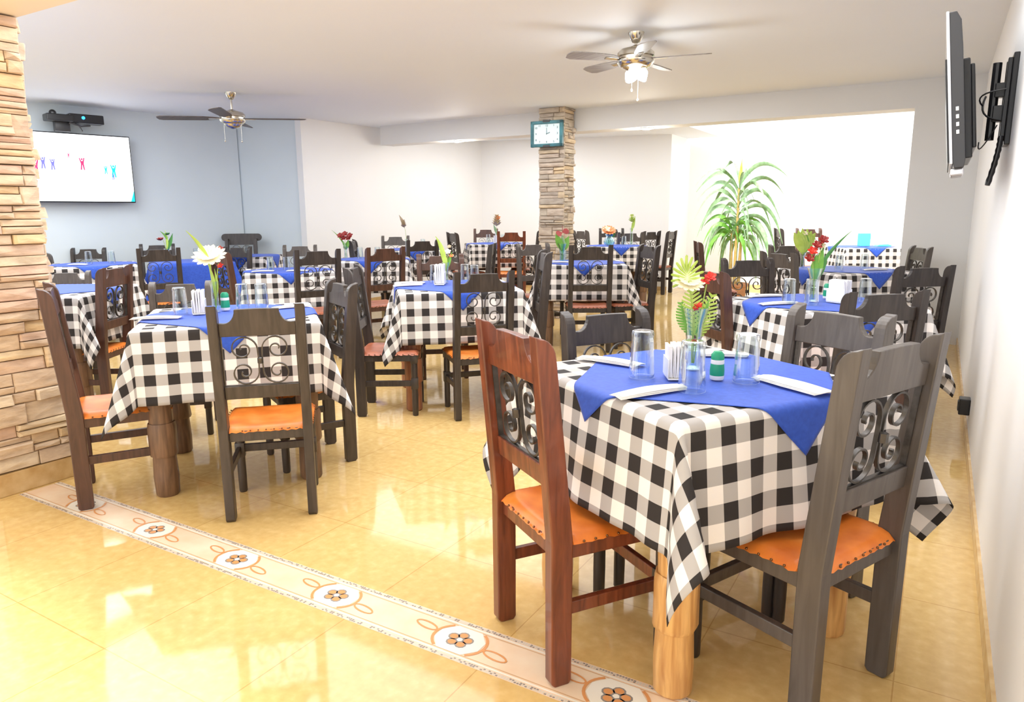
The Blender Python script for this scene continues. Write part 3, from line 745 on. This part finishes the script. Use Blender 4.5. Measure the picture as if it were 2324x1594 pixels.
# --- front left table
x,y=-3.50,2.47
holder(x+.02,y-.01,ZT,140,'white napkin holder left of the vase on the front left table',1.05)
tumbler(-3.56,2.40,ZT,'clear tumbler at the far left on the front left table',1.05)
tumbler(-3.33,2.76,ZT,'clear tumbler behind the chair back on the front left table',1.05)
tumbler(-3.42,2.70,ZT,'clear tumbler right of the green shaker on the front left table',1.05)
shaker(-3.47,2.62,ZT,'green and white shaker right of the vase on the front left table',1.1)
napkin(-3.50,2.21,ZT,35,'folded napkin at the left edge of the front left table',.24)
napkin(-3.22,2.87,ZT,60,'folded napkin at the right side of the front left table',.22)
vase(-3.46,2.55,ZT,'slender clear glass vase on the front left table',.17,.026,'glass','tube')
bouquet(-3.46,2.55,ZT+.02,'pale yellow gerbera with a long lime leaf and a red bud in a slender vase',
 [((0,0,0),pt(.002,.12),pt(-.015,.27)),((.003,0,0),pt(.01,.12),pt(.035,.25))],
 [('leaf',pt(-.01,.20),pt(-.03,.33),pt(-.13,.43),.045,'lime'),('leaf',pt(0,.05),pt(.0,.16),pt(-.025,.26),.035,'lime'),('leaf',pt(.0,.04),pt(.02,.14),pt(.01,.22),.03,'lime')],
 [('daisy',pt(-.01,.285),.095,'yellowf'),('small',pt(.045,.235),.020,'redf'),('small',pt(.03,.325,.05),.022,'darkred')])
# --- middle table
holder(-3.27,4.40,ZT,120,'white napkin holder on the middle table',1.25)
tumbler(-3.40,4.50,ZT,'clear tumbler left of the napkin holder on the middle table')
tumbler(-3.22,4.66,ZT,'clear tumbler behind the napkin holder on the middle table')
tumbler(-3.10,4.62,ZT,'clear tumbler right of the napkin holder on the middle table')
napkin(-3.52,4.34,ZT,20,'folded napkin at the left edge of the middle table',.22)
napkin(-3.42,4.19,ZT,50,'folded napkin at the front edge of the middle table',.22)
vase(-3.30,4.52,ZT,'small clear glass vase on the middle table',.16,.028)
bouquet(-3.30,4.52,ZT+.02,'lime leaf with small cream and orange flowers on the middle table',
 [((0,0,0),pt(.0,.1),pt(.02,.22)),((0,0,0),pt(.01,.1),pt(-.03,.24))],
 [('leaf',pt(-.01,.1),pt(-.02,.25),pt(-.075,.34),.05,'lime'),('leaf',pt(0,.08),pt(-.01,.16),pt(-.03,.26),.05,'lime'),('leaf',pt(0,.08),pt(.02,.14),pt(.05,.22),.035,'leaf')],
 [('small',pt(.02,.22),.026,'yellowf'),('small',pt(.045,.19),.02,'orangef'),('small',pt(.03,.26),.018,'dry')])
# --- second table by the right wall
tumbler(-.74,4.42,ZT,'clear tumbler at the left on the second table along the right wall',1.05)
tumbler(-.615,4.42,ZT,'white-lined tumbler before the vase on the second table along the right wall',1.08)
tumbler(-.36,4.72,ZT,'clear tumbler at the right on the second table along the right wall')
holder(-.49,4.60,ZT,150,'white napkin holder with a green dot on the second right-wall table',1.1)
shaker(-.58,4.80,ZT,'green shaker behind the vase on the second table along the right wall')
napkin(-.93,4.72,ZT,35,'folded napkin at the left edge of the second right-wall table',.24)
napkin(-.78,4.36,ZT,40,'folded napkin at the front edge of the second right-wall table',.24)
vase(-.63,4.60,ZT,'clear flared glass vase on the second table along the right wall',.20,.040)
bouquet(-.63,4.60,ZT+.02,'row of red flowers with green leaves and one long thin leaf',
 [((0,0,0),pt(.0,.12),pt(-.03,.27)),((0,0,0),pt(.0,.12),pt(.03,.33))],
 [('leaf',pt(0,.12),pt(.05,.27),pt(.20,.40),.022,'deep'),('leaf',pt(0,.1),pt(.01,.2),pt(.04,.30),.06,'leaf'),('leaf',pt(0,.1),pt(.03,.18),pt(.07,.27),.05,'deep'),('leaf',pt(0,.1),pt(-.01,.18),pt(0,.26),.05,'leaf')],
 [('small',pt(-.04,.235),.032,'darkred'),('small',pt(-.025,.28),.032,'redf'),('small',pt(0,.315),.032,'darkred'),('small',pt(.035,.345),.034,'darkred'),('small',pt(.03,.31),.024,'yellowf')])
# --- generic settings on the other tables
def setting(k,gl,hold=None,nap=(),sh=None,s=1.0):
    x,y,rz,h,z,where=T[k]; z+=.010
    for a,b_,w in gl: X,Y=dxy(a,b_); tumbler(x+X,y+Y,z,'clear tumbler %s on the %s'%(w,where),s)
    if hold: X,Y=dxy(*hold); holder(x+X,y+Y,z,120,'white napkin holder on the '+where,s)
    for a,b_,r_,w in nap: X,Y=dxy(a,b_); napkin(x+X,y+Y,z,r_,'folded napkin %s on the %s'%(w,where),.22)
    if sh: X,Y=dxy(*sh); shaker(x+X,y+Y,z,'green and white shaker on the '+where,s)
setting('T4',[(.12,-.02,'at the right'),(-.16,.05,'at the left')],(.02,.06),[(-.25,-.1,20,'at the left')])
setting('T6',[(-.12,-.12,'at the left'),(.2,.05,'at the right')],None,[(.18,-.2,30,'at the front')])
setting('T8',[(-.17,-.08,'at the left'),(-.02,.0,'in the middle'),(-.22,.08,'behind the left one')],None,[(-.2,-.25,45,'at the front'),(.15,-.2,30,'at the right')])
setting('T9',[(-.02,-.05,'at the left'),(.20,.02,'at the right')],None,[(-.05,-.22,20,'at the front')])
setting('T9b',[(.05,.05,'at the right')],None)
setting('T12',[(-.14,-.05,'at the left'),(.06,.0,'at the right')],None,[(.1,-.2,30,'at the front')])
setting('T11',[(-.12,.05,'at the left'),(.12,.0,'at the right')],(.0,-.02))
setting('T13',[(-.14,-.02,'at the left'),(.10,-.05,'at the right')],None)
setting('T15',[(.16,0,'at the right')],None)
def tv(k,a,b_,label,h=.15,r=.03,m='glass',shape='flare'):
    x,y,rz,hh,z,w=T[k]; X,Y=dxy(a,b_); vase(x+X,y+Y,z+.010,label,h,r,m,shape); return (x+X,y+Y,z+.03)
p=tv('T4',-.22,.0,'aqua glass vase on the table right of the column base',.20,.045,'glassblue')
bouquet(*p,'red anthurium over broad green leaves at the foot of the column',[((0,0,0),pt(.0,.1),pt(.03,.25))],
 [('leaf',pt(0,.1),pt(-.05,.2),pt(-.07,.30),.09,'leaf'),('leaf',pt(0,.1),pt(.03,.18),pt(.07,.26),.09,'leaf'),('leaf',pt(0,.08),pt(0,.18),pt(.0,.27),.08,'palm')],
 [('anthurium',pt(.0,.30),.075,'darkred')])
p=tv('T6',-.30,.28,'white glass vase on the third table along the right wall',.14,.03)
bouquet(*p,'leafy lime-green bunch above the right-hand third table',[((0,0,0),pt(.0,.1),pt(.0,.2))],
 [('leaf',pt(0,.1),pt(a*.6,.25),pt(a,.36-abs(a)*.5),.09,'lime') for a in (-.10,-.06,-.02,.03,.07,.11)]+[('leaf',pt(0,.1),pt(.02,.2),pt(.02,.30),.09,'leaf')],[('small',pt(.01,.30),.03,'yellowf')])
p=tv('T12',-.36,.15,'small clear vase of dark red flowers near the side wall',.14,.028)
bouquet(*p,'bunch of dark red flowers with a thin leaf against the side wall',[((0,0,0),pt(.0,.1),pt(.0,.2))],
 [('leaf',pt(0,.1),pt(-.06,.24),pt(-.16,.32),.02,'leaf'),('leaf',pt(0,.08),pt(.02,.15),pt(.04,.2),.06,'leaf'),('leaf',pt(0,.08),pt(-.02,.15),pt(-.04,.2),.05,'palm')],
 [('small',pt(a,b_),.042,'darkred') for a,b_ in ((-.06,.25),(0,.27),(.06,.25),(-.02,.22),(.04,.22))])
p=tv('T9b',-.26,-.05,'small vase on the blue-covered table',.14,.03)
bouquet(*p,'dark red rose with green foliage below the wall screen',[((0,0,0),pt(.0,.1),pt(-.03,.22)),((0,0,0),pt(.0,.1),pt(.03,.26))],
 [('leaf',pt(0,.1),pt(.02,.22),pt(.0,.34),.05,'lime'),('leaf',pt(0,.1),pt(.05,.2),pt(.09,.30),.06,'deep'),('leaf',pt(0,.08),pt(.02,.16),pt(.05,.24),.06,'deep'),('leaf',pt(.02,.2),pt(.0,.28),pt(-.06,.33),.04,'leaf')],
 [('cup',pt(-.06,.215),.045,'darkred'),('cup',pt(.03,.28),.035,'deep')])
p=tv('T15',-.08,.0,'dark slender vase holding one dried flower',.14,.022,'glass','tube')
bouquet(*p,'single tall dried brown flower leaning left',[((0,0,0),pt(.01,.16),pt(-.02,.30))],[('leaf',pt(-.02,.28),pt(-.05,.38),pt(-.09,.46),.06,'dry')],[('cone',pt(-.03,.33),.05,'dry')])
p=tv('T11',.02,.05,'clear vase on the far checked table',.16,.03)
bouquet(*p,'speckled yellow and brown flower head on the far checked table',[((0,0,0),pt(.0,.12),pt(.0,.26))],[('leaf',pt(0,.12),pt(-.03,.2),pt(-.05,.28),.05,'palm')],[('cone',pt(.0,.33),.085,'dry'),('small',pt(.02,.38),.05,'orangef'),('small',pt(.0,.30),.05,'yellowf')])
p=tv('T13',-.12,.0,'round clear glass bowl with an orange flower',.17,.06,'glassblue','bowl')
bouquet(*p,'flat orange and cream flower in the round glass bowl',[((0,0,0),pt(.0,.1),pt(.0,.17))],[('leaf',pt(0,.08),pt(.05,.14),pt(.1,.17),.07,'deep')],[('daisy',pt(-.01,.20),.12,'orangef'),('small',pt(-.04,.22),.06,'yellowf')])
p=tv('T13',.24,.1,'slender vase right of the round glass bowl',.26,.03,'glass','tube')
bouquet(*p,'small yellow-green bloom standing tall before the back wall',[((0,0,0),pt(.0,.16),pt(.0,.32))],[('leaf',pt(0,.18),pt(.02,.3),pt(.05,.42),.05,'lime')],[('cone',pt(.0,.38),.055,'lime'),('small',pt(-.01,.42),.04,'yellowf')])
# cyan napkin holder at the far right table
x,y,rz,h,z,w=T['T7']; z+=.012
t=thing('napkin_dispenser','tall cyan napkin dispenser on the farthest right-hand table','napkin holder',(x+.03,y-.05,z),R(31))
q=MB(); q.box(-.075,.075,-.05,.05,0,.19,bev=.008); q.build('case',M['cyan'],t)
q=MB(); q.box(.055,.095,-.012,.012,.10,.16,bev=.004); q.build('side_clip',M['cyan'],t)
q=MB(); q.prism([(-.10,0),(.10,0),(.12,.012),(.06,.03),(-.08,.022)],-.06,.06,'y'); o=q.build('folded_napkin',M['cyan']); o.location=(x+.27,y+.05,z); o.rotation_euler=(0,0,R(31)); tag(o,'flat cyan folded napkin right of the cyan dispenser','napkin')

# ------------------------------------------------------------------ potted dracaena
pp=thing('potted_palm','tall potted palm with drooping green leaves against the bright white wall','plant',(-2.62,10.92,0))
q=MB(); q.lathe([(.13,0),(.15,.02),(.19,.30),(.21,.31),(.21,.35),(.185,.35),(.18,.31)],n=24); q.build('pot',M['pot'],pp,smooth=40)
q=MB(); q.lathe([(.0,.318),(.178,.318)],n=20,cap=False); q.build('soil',M['soil'],pp)
rp_=random.Random(21)
for k,(a,b_,hh) in enumerate(((0,0,1.75),(.07,.03,1.05),(-.05,.04,1.1))):
    q=MB(); X,Y=dxy(a,b_); q.tube([(X,Y,.31),(X*1.1,Y,.7),(X*1.2,Y*1.1,hh)],[.028,.025,.017],8); q.build('cane',M['trunk'],pp,smooth=60)
def crown(cx,cy,z0,z1,n,ln,droop,rnd,m):
    for i in range(n):
        t_=i/n; z=z0+(z1-z0)*t_; a=i*2.399+rnd.uniform(-.3,.3); l=ln*rnd.uniform(.8,1.15)*(1-.12*t_)
        el=.35+.75*t_+rnd.uniform(-.15,.15); d=(math.cos(a),math.sin(a))
        p1=(cx+d[0]*l*.55*math.cos(el),cy+d[1]*l*.55*math.cos(el),z+l*.75*math.sin(el))
        fall=droop*(1.0-.80*t_)*rnd.uniform(.8,1.15)
        p2=(cx+d[0]*l*(.80-.20*fall),cy+d[1]*l*(.80-.20*fall),z+l*.42*math.sin(el)-fall*l)
        q=MB(); leafblade(q,(cx,cy,z),p1,p2,.066,n=14,tw=a,fold=.3); q.build('leaf',M[m],pp,fix=False,smooth=60)
crown(0,0,1.12,1.78,36,.92,1.0,rp_,'palm')
X,Y=dxy(.07,.03); crown(X,Y,.95,1.15,18,.60,1.2,rp_,'palm'); X,Y=dxy(-.06,.04); crown(X,Y,.95,1.18,18,.60,1.2,rp_,'leaf')
q=MB(); leafblade(q,(0,0,1.75),(0,.0,1.95),(.02,0,2.16),.07,tw=.5); q.build('leaf',M['lime'],pp,fix=False)

# ------------------------------------------------------------------ ceiling fans
def fan(x,y,ztop,label,blade,nb,R0,a0,metal,drop,lights):
    t=thing('ceiling_fan',label,'ceiling fan',(x,y,ztop))
    q=MB(); q.lathe([(.0,-.0),(.062,-.0),(.06,-.012),(.045,-.045),(.028,-.07),(.012,-.075)],n=24,cap=False); q.build('canopy',metal,t,smooth=50)
    q=MB(); q.lathe([(.011,-.07),(.011,-drop+.01)],n=12); q.build('downrod',metal,t,smooth=50)
    q=MB(); q.lathe([(.02,-drop+.02),(.05,-drop+.006),(.115,-drop-.012),(.138,-drop-.035),(.14,-drop-.06),(.128,-drop-.066),(.128,-drop-.085),(.14,-drop-.09),(.138,-drop-.11),(.11,-drop-.135),(.10,-drop-.14)],n=32); q.build('motor_housing',metal,t,smooth=50)
    zb=-drop-.078
    for k in range(nb):
        a=a0+2*math.pi*k/nb
        q=MB(); pts=[(.13,-.018),(.20,-.045),(.30,-.06),(R0-.05,-.068),(R0-.01,-.05),(R0,0),(R0-.01,.05),(R0-.05,.068),(.30,.06),(.20,.045),(.13,.018)]
        q.prism(pts,-.004,.004,'z'); q.xf(Matrix.Translation((0,0,zb))@Matrix.Rotation(a,4,'Z')@Matrix.Rotation(R(11),4,'X'))
        b_=q.build('blade',blade,t,bevel=.002)
        q=MB(); q.box(.11,.25,-.02,.02,-.010,-.004,bev=.002); q.xf(Matrix.Translation((0,0,zb))@Matrix.Rotation(a,4,'Z')@Matrix.Rotation(R(11),4,'X')); q.build('blade_bracket',metal,b_)
    if not lights:
        q=MB(); q.lathe([(.10,-drop-.138),(.085,-drop-.165),(.05,-drop-.185),(.0,-drop-.192)],n=28,cap=False); q.build('bottom_bowl',metal,t,smooth=60)
        cz=-drop-.15; cs=[(.10,-.03,.17),(-.10,.0,.16)]
    else:
        q=MB(); q.lathe([(.10,-drop-.138),(.07,-drop-.155),(.05,-drop-.175)],n=24); q.build('light_fitter',metal,t,smooth=50)
        for k in range(3):
            a=2*math.pi*k/3+.6; X,Y=.075*math.cos(a),.075*math.sin(a)
            q=MB(); q.lathe([(.016,-.0),(.030,-.012),(.040,-.045),(.046,-.075),(.040,-.082),(.0,-.086)],n=20,cap=False)
            q.xf(Matrix.Translation((X,Y,-drop-.150))@Matrix.Rotation(.45,4,Vector((-math.sin(a),math.cos(a),0)))); q.build('lamp_shade',M['bulb'],t,smooth=60)
        cz=-drop-.17; cs=[(.02,-.02,.20),(-.03,-.03,.13)]
    for (a,b_,ln) in cs:
        X,Y=dxy(a,b_); q=MB(); q.tube([(X,Y,cz),(X,Y,cz-ln)],.0016,5); q.sphere((X,Y,cz-ln-.008),.009,0,8,6,1.3); q.build('pull_chain',M['white_plastic'] if lights else metal,t,smooth=60)
    return t
fan(-6.92,5.52,HC,'nickel ceiling fan with long dark blades at the left, unlit',M['blade'],4,.80,R(31+8),M['chrome'],.20,False)
fan(-2.12,5.40,HC,'ceiling fan with lit frosted lamps near the middle of the ceiling',M['blade2'],5,.56,R(12),M['chrome'],.11,True)
for i,(x,y) in enumerate(((-6.27,8.95),(-3.34,8.95))):
    t=thing('recessed_downlight',['lit recessed downlight left of the column','lit recessed downlight right of the column, near the bright opening'][i],'ceiling light',(x,y,HB),0,'recessed downlights')
    q=MB(); q.lathe([(.075,0),(.095,-.004),(.095,-.010),(.070,-.012)],n=28,cap=False); q.build('trim_ring',M['white_plastic'],t,smooth=50)
    q=MB(); q.lathe([(.0,-.022),(.05,-.018),(.072,-.006)],n=24,cap=False); q.build('lamp',M['down'],t,smooth=50)

# ------------------------------------------------------------------ screen and box on the left wall
ang=math.atan2(WA[1][1]-WA[0][1],WA[1][0]-WA[0][0])
t=thing('wall_screen','wide flat screen showing a bright white picture on the left wall','television',(-9.23,5.05,1.98),ang)   # local x along the wall, -y into the room
q=MB(); q.box(-.66,.60,-.025,.035,-.415,.415,bev=.006); q.build('case',M['black_plastic'],t)
scm=emis('screen_picture',(.93,.96,1.0),2.2); scm.node_tree.nodes['Principled BSDF'].inputs['Base Color'].default_value=(.02,.02,.02,1)
q=MB(); q.box(-.645,.588,-.0285,-.026,-.40,.402); q.build('picture',scm,t)
cols=[('figure_red',(.55,.02,.10)),('figure_navy',(.10,.10,.35)),('figure_purple',(.40,.05,.30)),('figure_teal',(.0,.45,.45)),('scene_yellow',(1,.85,.25)),('scene_pink',(.95,.6,.7)),('scene_sand',(.85,.75,.6))]
cm={n:emis(n,c,1.2) for n,c in cols}
q=MB(); keys=list(cm)
def fig(x,z,h,mi):
    w=h*.13
    q.add([(x+a*w,-.0292,z+b_*h) for a,b_ in ((-1.3,0),(-.5,0),(0,.42),(.6,0),(1.3,0),(.9,.5),(1.6,.95),(1.1,1.0),(.4,.72),(-.4,.72),(-1.2,1.0),(-1.6,.92),(-.8,.5))],[list(range(13))],mi)
    q.add([(x+w*.55*math.cos(t_),-.0292,z+h*.86+w*.7*math.sin(t_)) for t_ in [i*math.pi/4 for i in range(8)]],[list(range(8))],mi)
for x,z,h,mi in ((-.54,-.06,.16,2),(-.48,-.08,.17,0),(-.40,-.02,.14,1),(-.30,-.03,.13,1),(-.12,.12,.06,0),(.02,-.02,.15,0),(.28,-.06,.10,3),(.37,-.10,.16,3),(.36,-.13,.08,1)): fig(x,z,h,mi)
q.add([(-.645,-.0291,.22),(-.56,-.0291,.22),(-.58,-.0291,.40),(-.645,-.0291,.40)],[(0,1,2,3)],4)
for x0_,x1_,z0_,z1_ in ((-.30,-.08,.0,.012),(-.26,-.05,.035,.05),(-.22,-.02,.07,.08)): q.add([(x0_,-.0291,z0_),(x1_,-.0291,z0_),(x1_,-.0291,z1_),(x0_,-.0291,z1_)],[(0,1,2,3)],6)
for x0_,x1_,z0_,z1_ in ((.14,.22,.03,.07),(.20,.30,.06,.08),(.26,.32,.02,.04)): q.add([(x0_,-.0291,z0_),(x1_,-.0291,z0_),(x1_,-.0291,z1_),(x0_,-.0291,z1_)],[(0,1,2,3)],5)
q.add([(.60-.012+0*0,-.0291,-.40),(.588,-.0291,-.26),(.54,-.0291,-.40)],[(0,1,2)],3)
q.build('pictured_figures',[cm[k] for k in keys],t,fix=False)
q=MB(); q.box(-.2,.2,.035,.11,-.2,.2); q.build('wall_mount',M['dgrey_plastic'],t)
t=thing('projector','black projector box with a blue light above the wall screen','projector',(-9.17,4.95,2.50),ang)
q=MB(); q.box(-.02,.36,-.10,.05,.0,.11,bev=.012); q.build('body',M['black_plastic'],t)
q=MB(); q.box(-.26,.02,-.12,.06,.01,.09,bev=.010); q.sphere((-.18,-.06,.10),.04,0); q.build('rear_unit',M['black_plastic'],t)
q=MB(); q.box(-.16,.0,-.03,.06,-.10,.02,bev=.006); q.tube([(.05,-.06,.0),(.10,-.06,-.05),(.12,-.06,-.09)],.006,6); q.tube([(-.02,-.07,.0),(.10,-.09,-.035),(.20,-.09,-.02)],.012,8); q.build('bracket',M['dgrey_plastic'],t,smooth=50)
q=MB(); q.lathe([(.0,.0),(.018,.0),(.018,.006),(.0,.007)],n=16,cap=False); q.xf(Matrix.Translation((.13,-.101,.065))@Matrix.Rotation(R(90),4,'X')); q.build('blue_light',M['led'],t)
q=MB(); q.box(-.1,.02,.05,.13,.0,.08); q.build('wall_arm',M['dgrey_plastic'],t)
t=None
# ------------------------------------------------------------------ clock on the column
t=thing('wall_clock','rectangular clock with dark teal frame hung on the grey column','clock',(-4.49,8.42,2.405),R(4))
teal=noisy(mat('dark_teal_frame',(.03,.14,.17),.3),8,[(.3,(.02,.09,.11)),(.7,(.05,.22,.26))])
q=MB(); W_,H_=.225,.162
for a in (-1,1):
    q.box(a*(W_-.022)-.022,a*(W_-.022)+.022,-.025,.02,-H_,H_,bev=.006)
    q.box(-W_+.0,W_-.0,-.025,.02,a*(H_-.02)-.02,a*(H_-.02)+.02,bev=.006)
q.build('frame',teal,t)
q=MB(); q.box(-W_+.04,W_-.04,-.012,.018,-H_+.035,H_-.035); q.build('dial',mat('pale_aqua_dial',(.72,.86,.88),.3),t)
q=MB(); q.box(-.05,.05,-.027,.0,H_-.02,H_+.01,bev=.003); q.box(-.05,.05,-.027,.0,-H_-.006,-H_+.02,bev=.003); q.build('frame_ornament',M['dgrey_plastic'],t)
def num(txt,x,z,s,m,parent):
    cu=bpy.data.curves.new('numeral','FONT'); cu.body=txt; cu.size=s; cu.align_x='CENTER'; cu.align_y='CENTER'; cu.extrude=.0008
    o=bpy.data.objects.new('numeral',cu); COL.objects.link(o); bpy.context.view_layer.update()
    me=bpy.data.meshes.new_from_object(o); bpy.data.objects.remove(o); me.materials.append(m)
    o=bpy.data.objects.new('numeral',me); COL.objects.link(o); o.parent=parent; o.location=(x,-.014,z); o.rotation_euler=(R(90),0,0)
ink=mat('clock_ink',(.08,.14,.17),.5)
for i in range(12):
    a=math.pi/2-2*math.pi*(i+1)/12; num(str(i+1),max(-.15,min(.15,.20*math.cos(a))),max(-.10,min(.10,.15*math.sin(a))),.036,ink,t)
q=MB(); q.box(-.0025,.0025,-.017,-.0155,-.01,.075); q.build('minute_hand',ink,t)
q=MB(); q.box(-.003,.003,-.0185,-.017,-.008,.05); q.xf(Matrix.Rotation(R(70),4,'Y')); q.build('hour_hand',ink,t)

# ------------------------------------------------------------------ television on the right wall
t=thing('television','black flat television seen edge-on, hung high on the right wall','television',(.015,4.02,1.60),0)
T6=Matrix.Rotation(R(-6.5),4,'Y')
def bt(name,m,boxes,bev=.006,extra=None,prs=None):
    q=MB()
    for b_ in boxes: q.box(*b_,bev=bev)
    if prs: q.prism(*prs)
    q.xf(T6); return q.build(name,m,t)
q=MB(); q.prism([(.0,.03),(.0,.70),(.030,.70),(.048,.66),(.052,.55),(.052,.03),(.045,.0),(.006,.0)],0,1.08,'y'); q.xf(T6); q.build('back_case',M['dgrey_plastic'],t,bevel=.004)
q=MB(); q.box(-.012,.001,-.004,1.084,.02,.705,bev=.003); q.xf(T6); q.build('silver_bezel',M['silver'],t)
q=MB(); q.box(-.020,-.012,.02,1.06,.03,.50,bev=.002); q.xf(T6); q.build('screen',M['black_plastic'],t)
bt('rear_housing',M['black_plastic'],[(.052,.085,.20,.90,.05,.52),(.085,.105,.26,.84,.10,.50)])
bt('base_trim',M['silver'],[(-.01,.045,.02,.30,-.035,.0)],.008)
q=MB()
for k in range(4): q.box(.018,.030,-.003,.001,.155+k*.035,.173+k*.035,bev=.001)
q.xf(T6); q.build('side_button',M['white_plastic'],t)
w=thing('television_wall_bracket','black swing-arm bracket with dangling cables behind the right wall television','bracket',(XR,4.55,1.95),0)
q=MB(); q.box(-.025,0,-.10,.10,-.22,.22,bev=.004); q.box(-.045,-.025,-.08,-.04,-.20,.20,bev=.003); q.box(-.045,-.025,.04,.08,-.20,.20,bev=.003); q.build('wall_plate',M['black_plastic'],w)
q=MB(); q.box(-.085,-.025,-.03,.03,.02,.09,bev=.004); q.box(-.085,-.025,-.03,.03,-.10,-.02,bev=.004); q.tube([(-.085,0,-.19),(-.085,0,.19)],.020,10); q.build('swing_arm',M['black_plastic'],w)
q=MB()
q.tube(bez((-.04,-.09,-.18),(-.04,-.12,-.26),(-.075,-.14,-.42),14),[.012+.003*(i%2) for i in range(15)],8); q.tube(bez((-.12,0,.03),(-.16,-.06,-.08),(-.05,-.08,-.10)),.005,6); q.tube(bez((-.13,-.03,-.02),(-.19,-.08,.04),(-.04,-.09,.05)),.004,6); q.tube(bez((-.06,-.06,-.12),(-.14,-.10,-.30),(-.13,-.05,-.20)),.003,6)
q.build('cable',M['black_plastic'],w,smooth=60)
# box low on the right wall
t=thing('wall_outlet_box','small black outlet box low on the right wall','outlet',(XR,5.12,.21))
q=MB(); q.box(-.06,0,-.05,.05,-.05,.05,bev=.006); q.build('box',M['black_plastic'],t)
q=MB(); q.box(-.066,-.058,-.03,.03,-.03,.03,bev=.003); q.build('socket_face',M['dgrey_plastic'],t)

# ------------------------------------------------------------------ light
wd=bpy.data.worlds.new('sky'); sc.world=wd; wd.use_nodes=True; bg=wd.node_tree.nodes['Background']
bg.inputs[0].default_value=(.93,.97,1.0,1); bg.inputs[1].default_value=2.0
sun=bpy.data.lights.new('sun','SUN'); sun.energy=4.5; sun.angle=R(6); sun.color=(1,.97,.92); so=bpy.data.objects.new('sun',sun); COL.objects.link(so)
so.rotation_euler=(R(38),0,R(-10))
def area(name,x,y,z,sx,sy,e,col,rot=(0,0,0)):
    l=bpy.data.lights.new(name,'AREA'); l.shape='RECTANGLE'; l.size=sx; l.size_y=sy; l.energy=e; l.color=col
    o=bpy.data.objects.new(name,l); COL.objects.link(o); o.location=(x,y,z); o.rotation_euler=rot; return o
def point(name,x,y,z,e,col,r=.06):
    l=bpy.data.lights.new(name,'POINT'); l.energy=e; l.color=col; l.shadow_soft_size=r
    o=bpy.data.objects.new(name,l); COL.objects.link(o); o.location=(x,y,z); return o
point('fan_lamp_light',-2.12,5.40,HC-.42,8,(.93,.97,1),.12)
for i,(x,y) in enumerate(((-6.27,8.95),(-3.34,8.95))): point('downlight_light',x,y,HB-.10,12,(1,.93,.82),.07)
area('added_fill_light',-3.3,3.1,HC-.02,6.6,3.0,185,(.93,.96,1))  # these ceiling areas are added soft fill light, with no fixture in the room
area('added_fill_light',-7.9,3.6,HC-.02,1.8,2.2,55,(.93,.97,1))
area('added_fill_light',-4.4,7.3,HC-.02,5.0,1.6,48,(.95,.97,1))
area('added_fill_light',-5.6,10.4,HC-.02,2.6,1.6,44,(1,.98,.95))

sc.view_settings.view_transform='Standard'; sc.view_settings.look='None'; sc.view_settings.gamma=1; sc.view_settings.use_curve_mapping=False
sc.view_settings.exposure=0.34
sc.cycles.use_denoising=True
sc.cycles.max_bounces=10; sc.cycles.transparent_max_bounces=24; sc.cycles.diffuse_bounces=5; sc.cycles.glossy_bounces=4
sc.cycles.sample_clamp_indirect=6
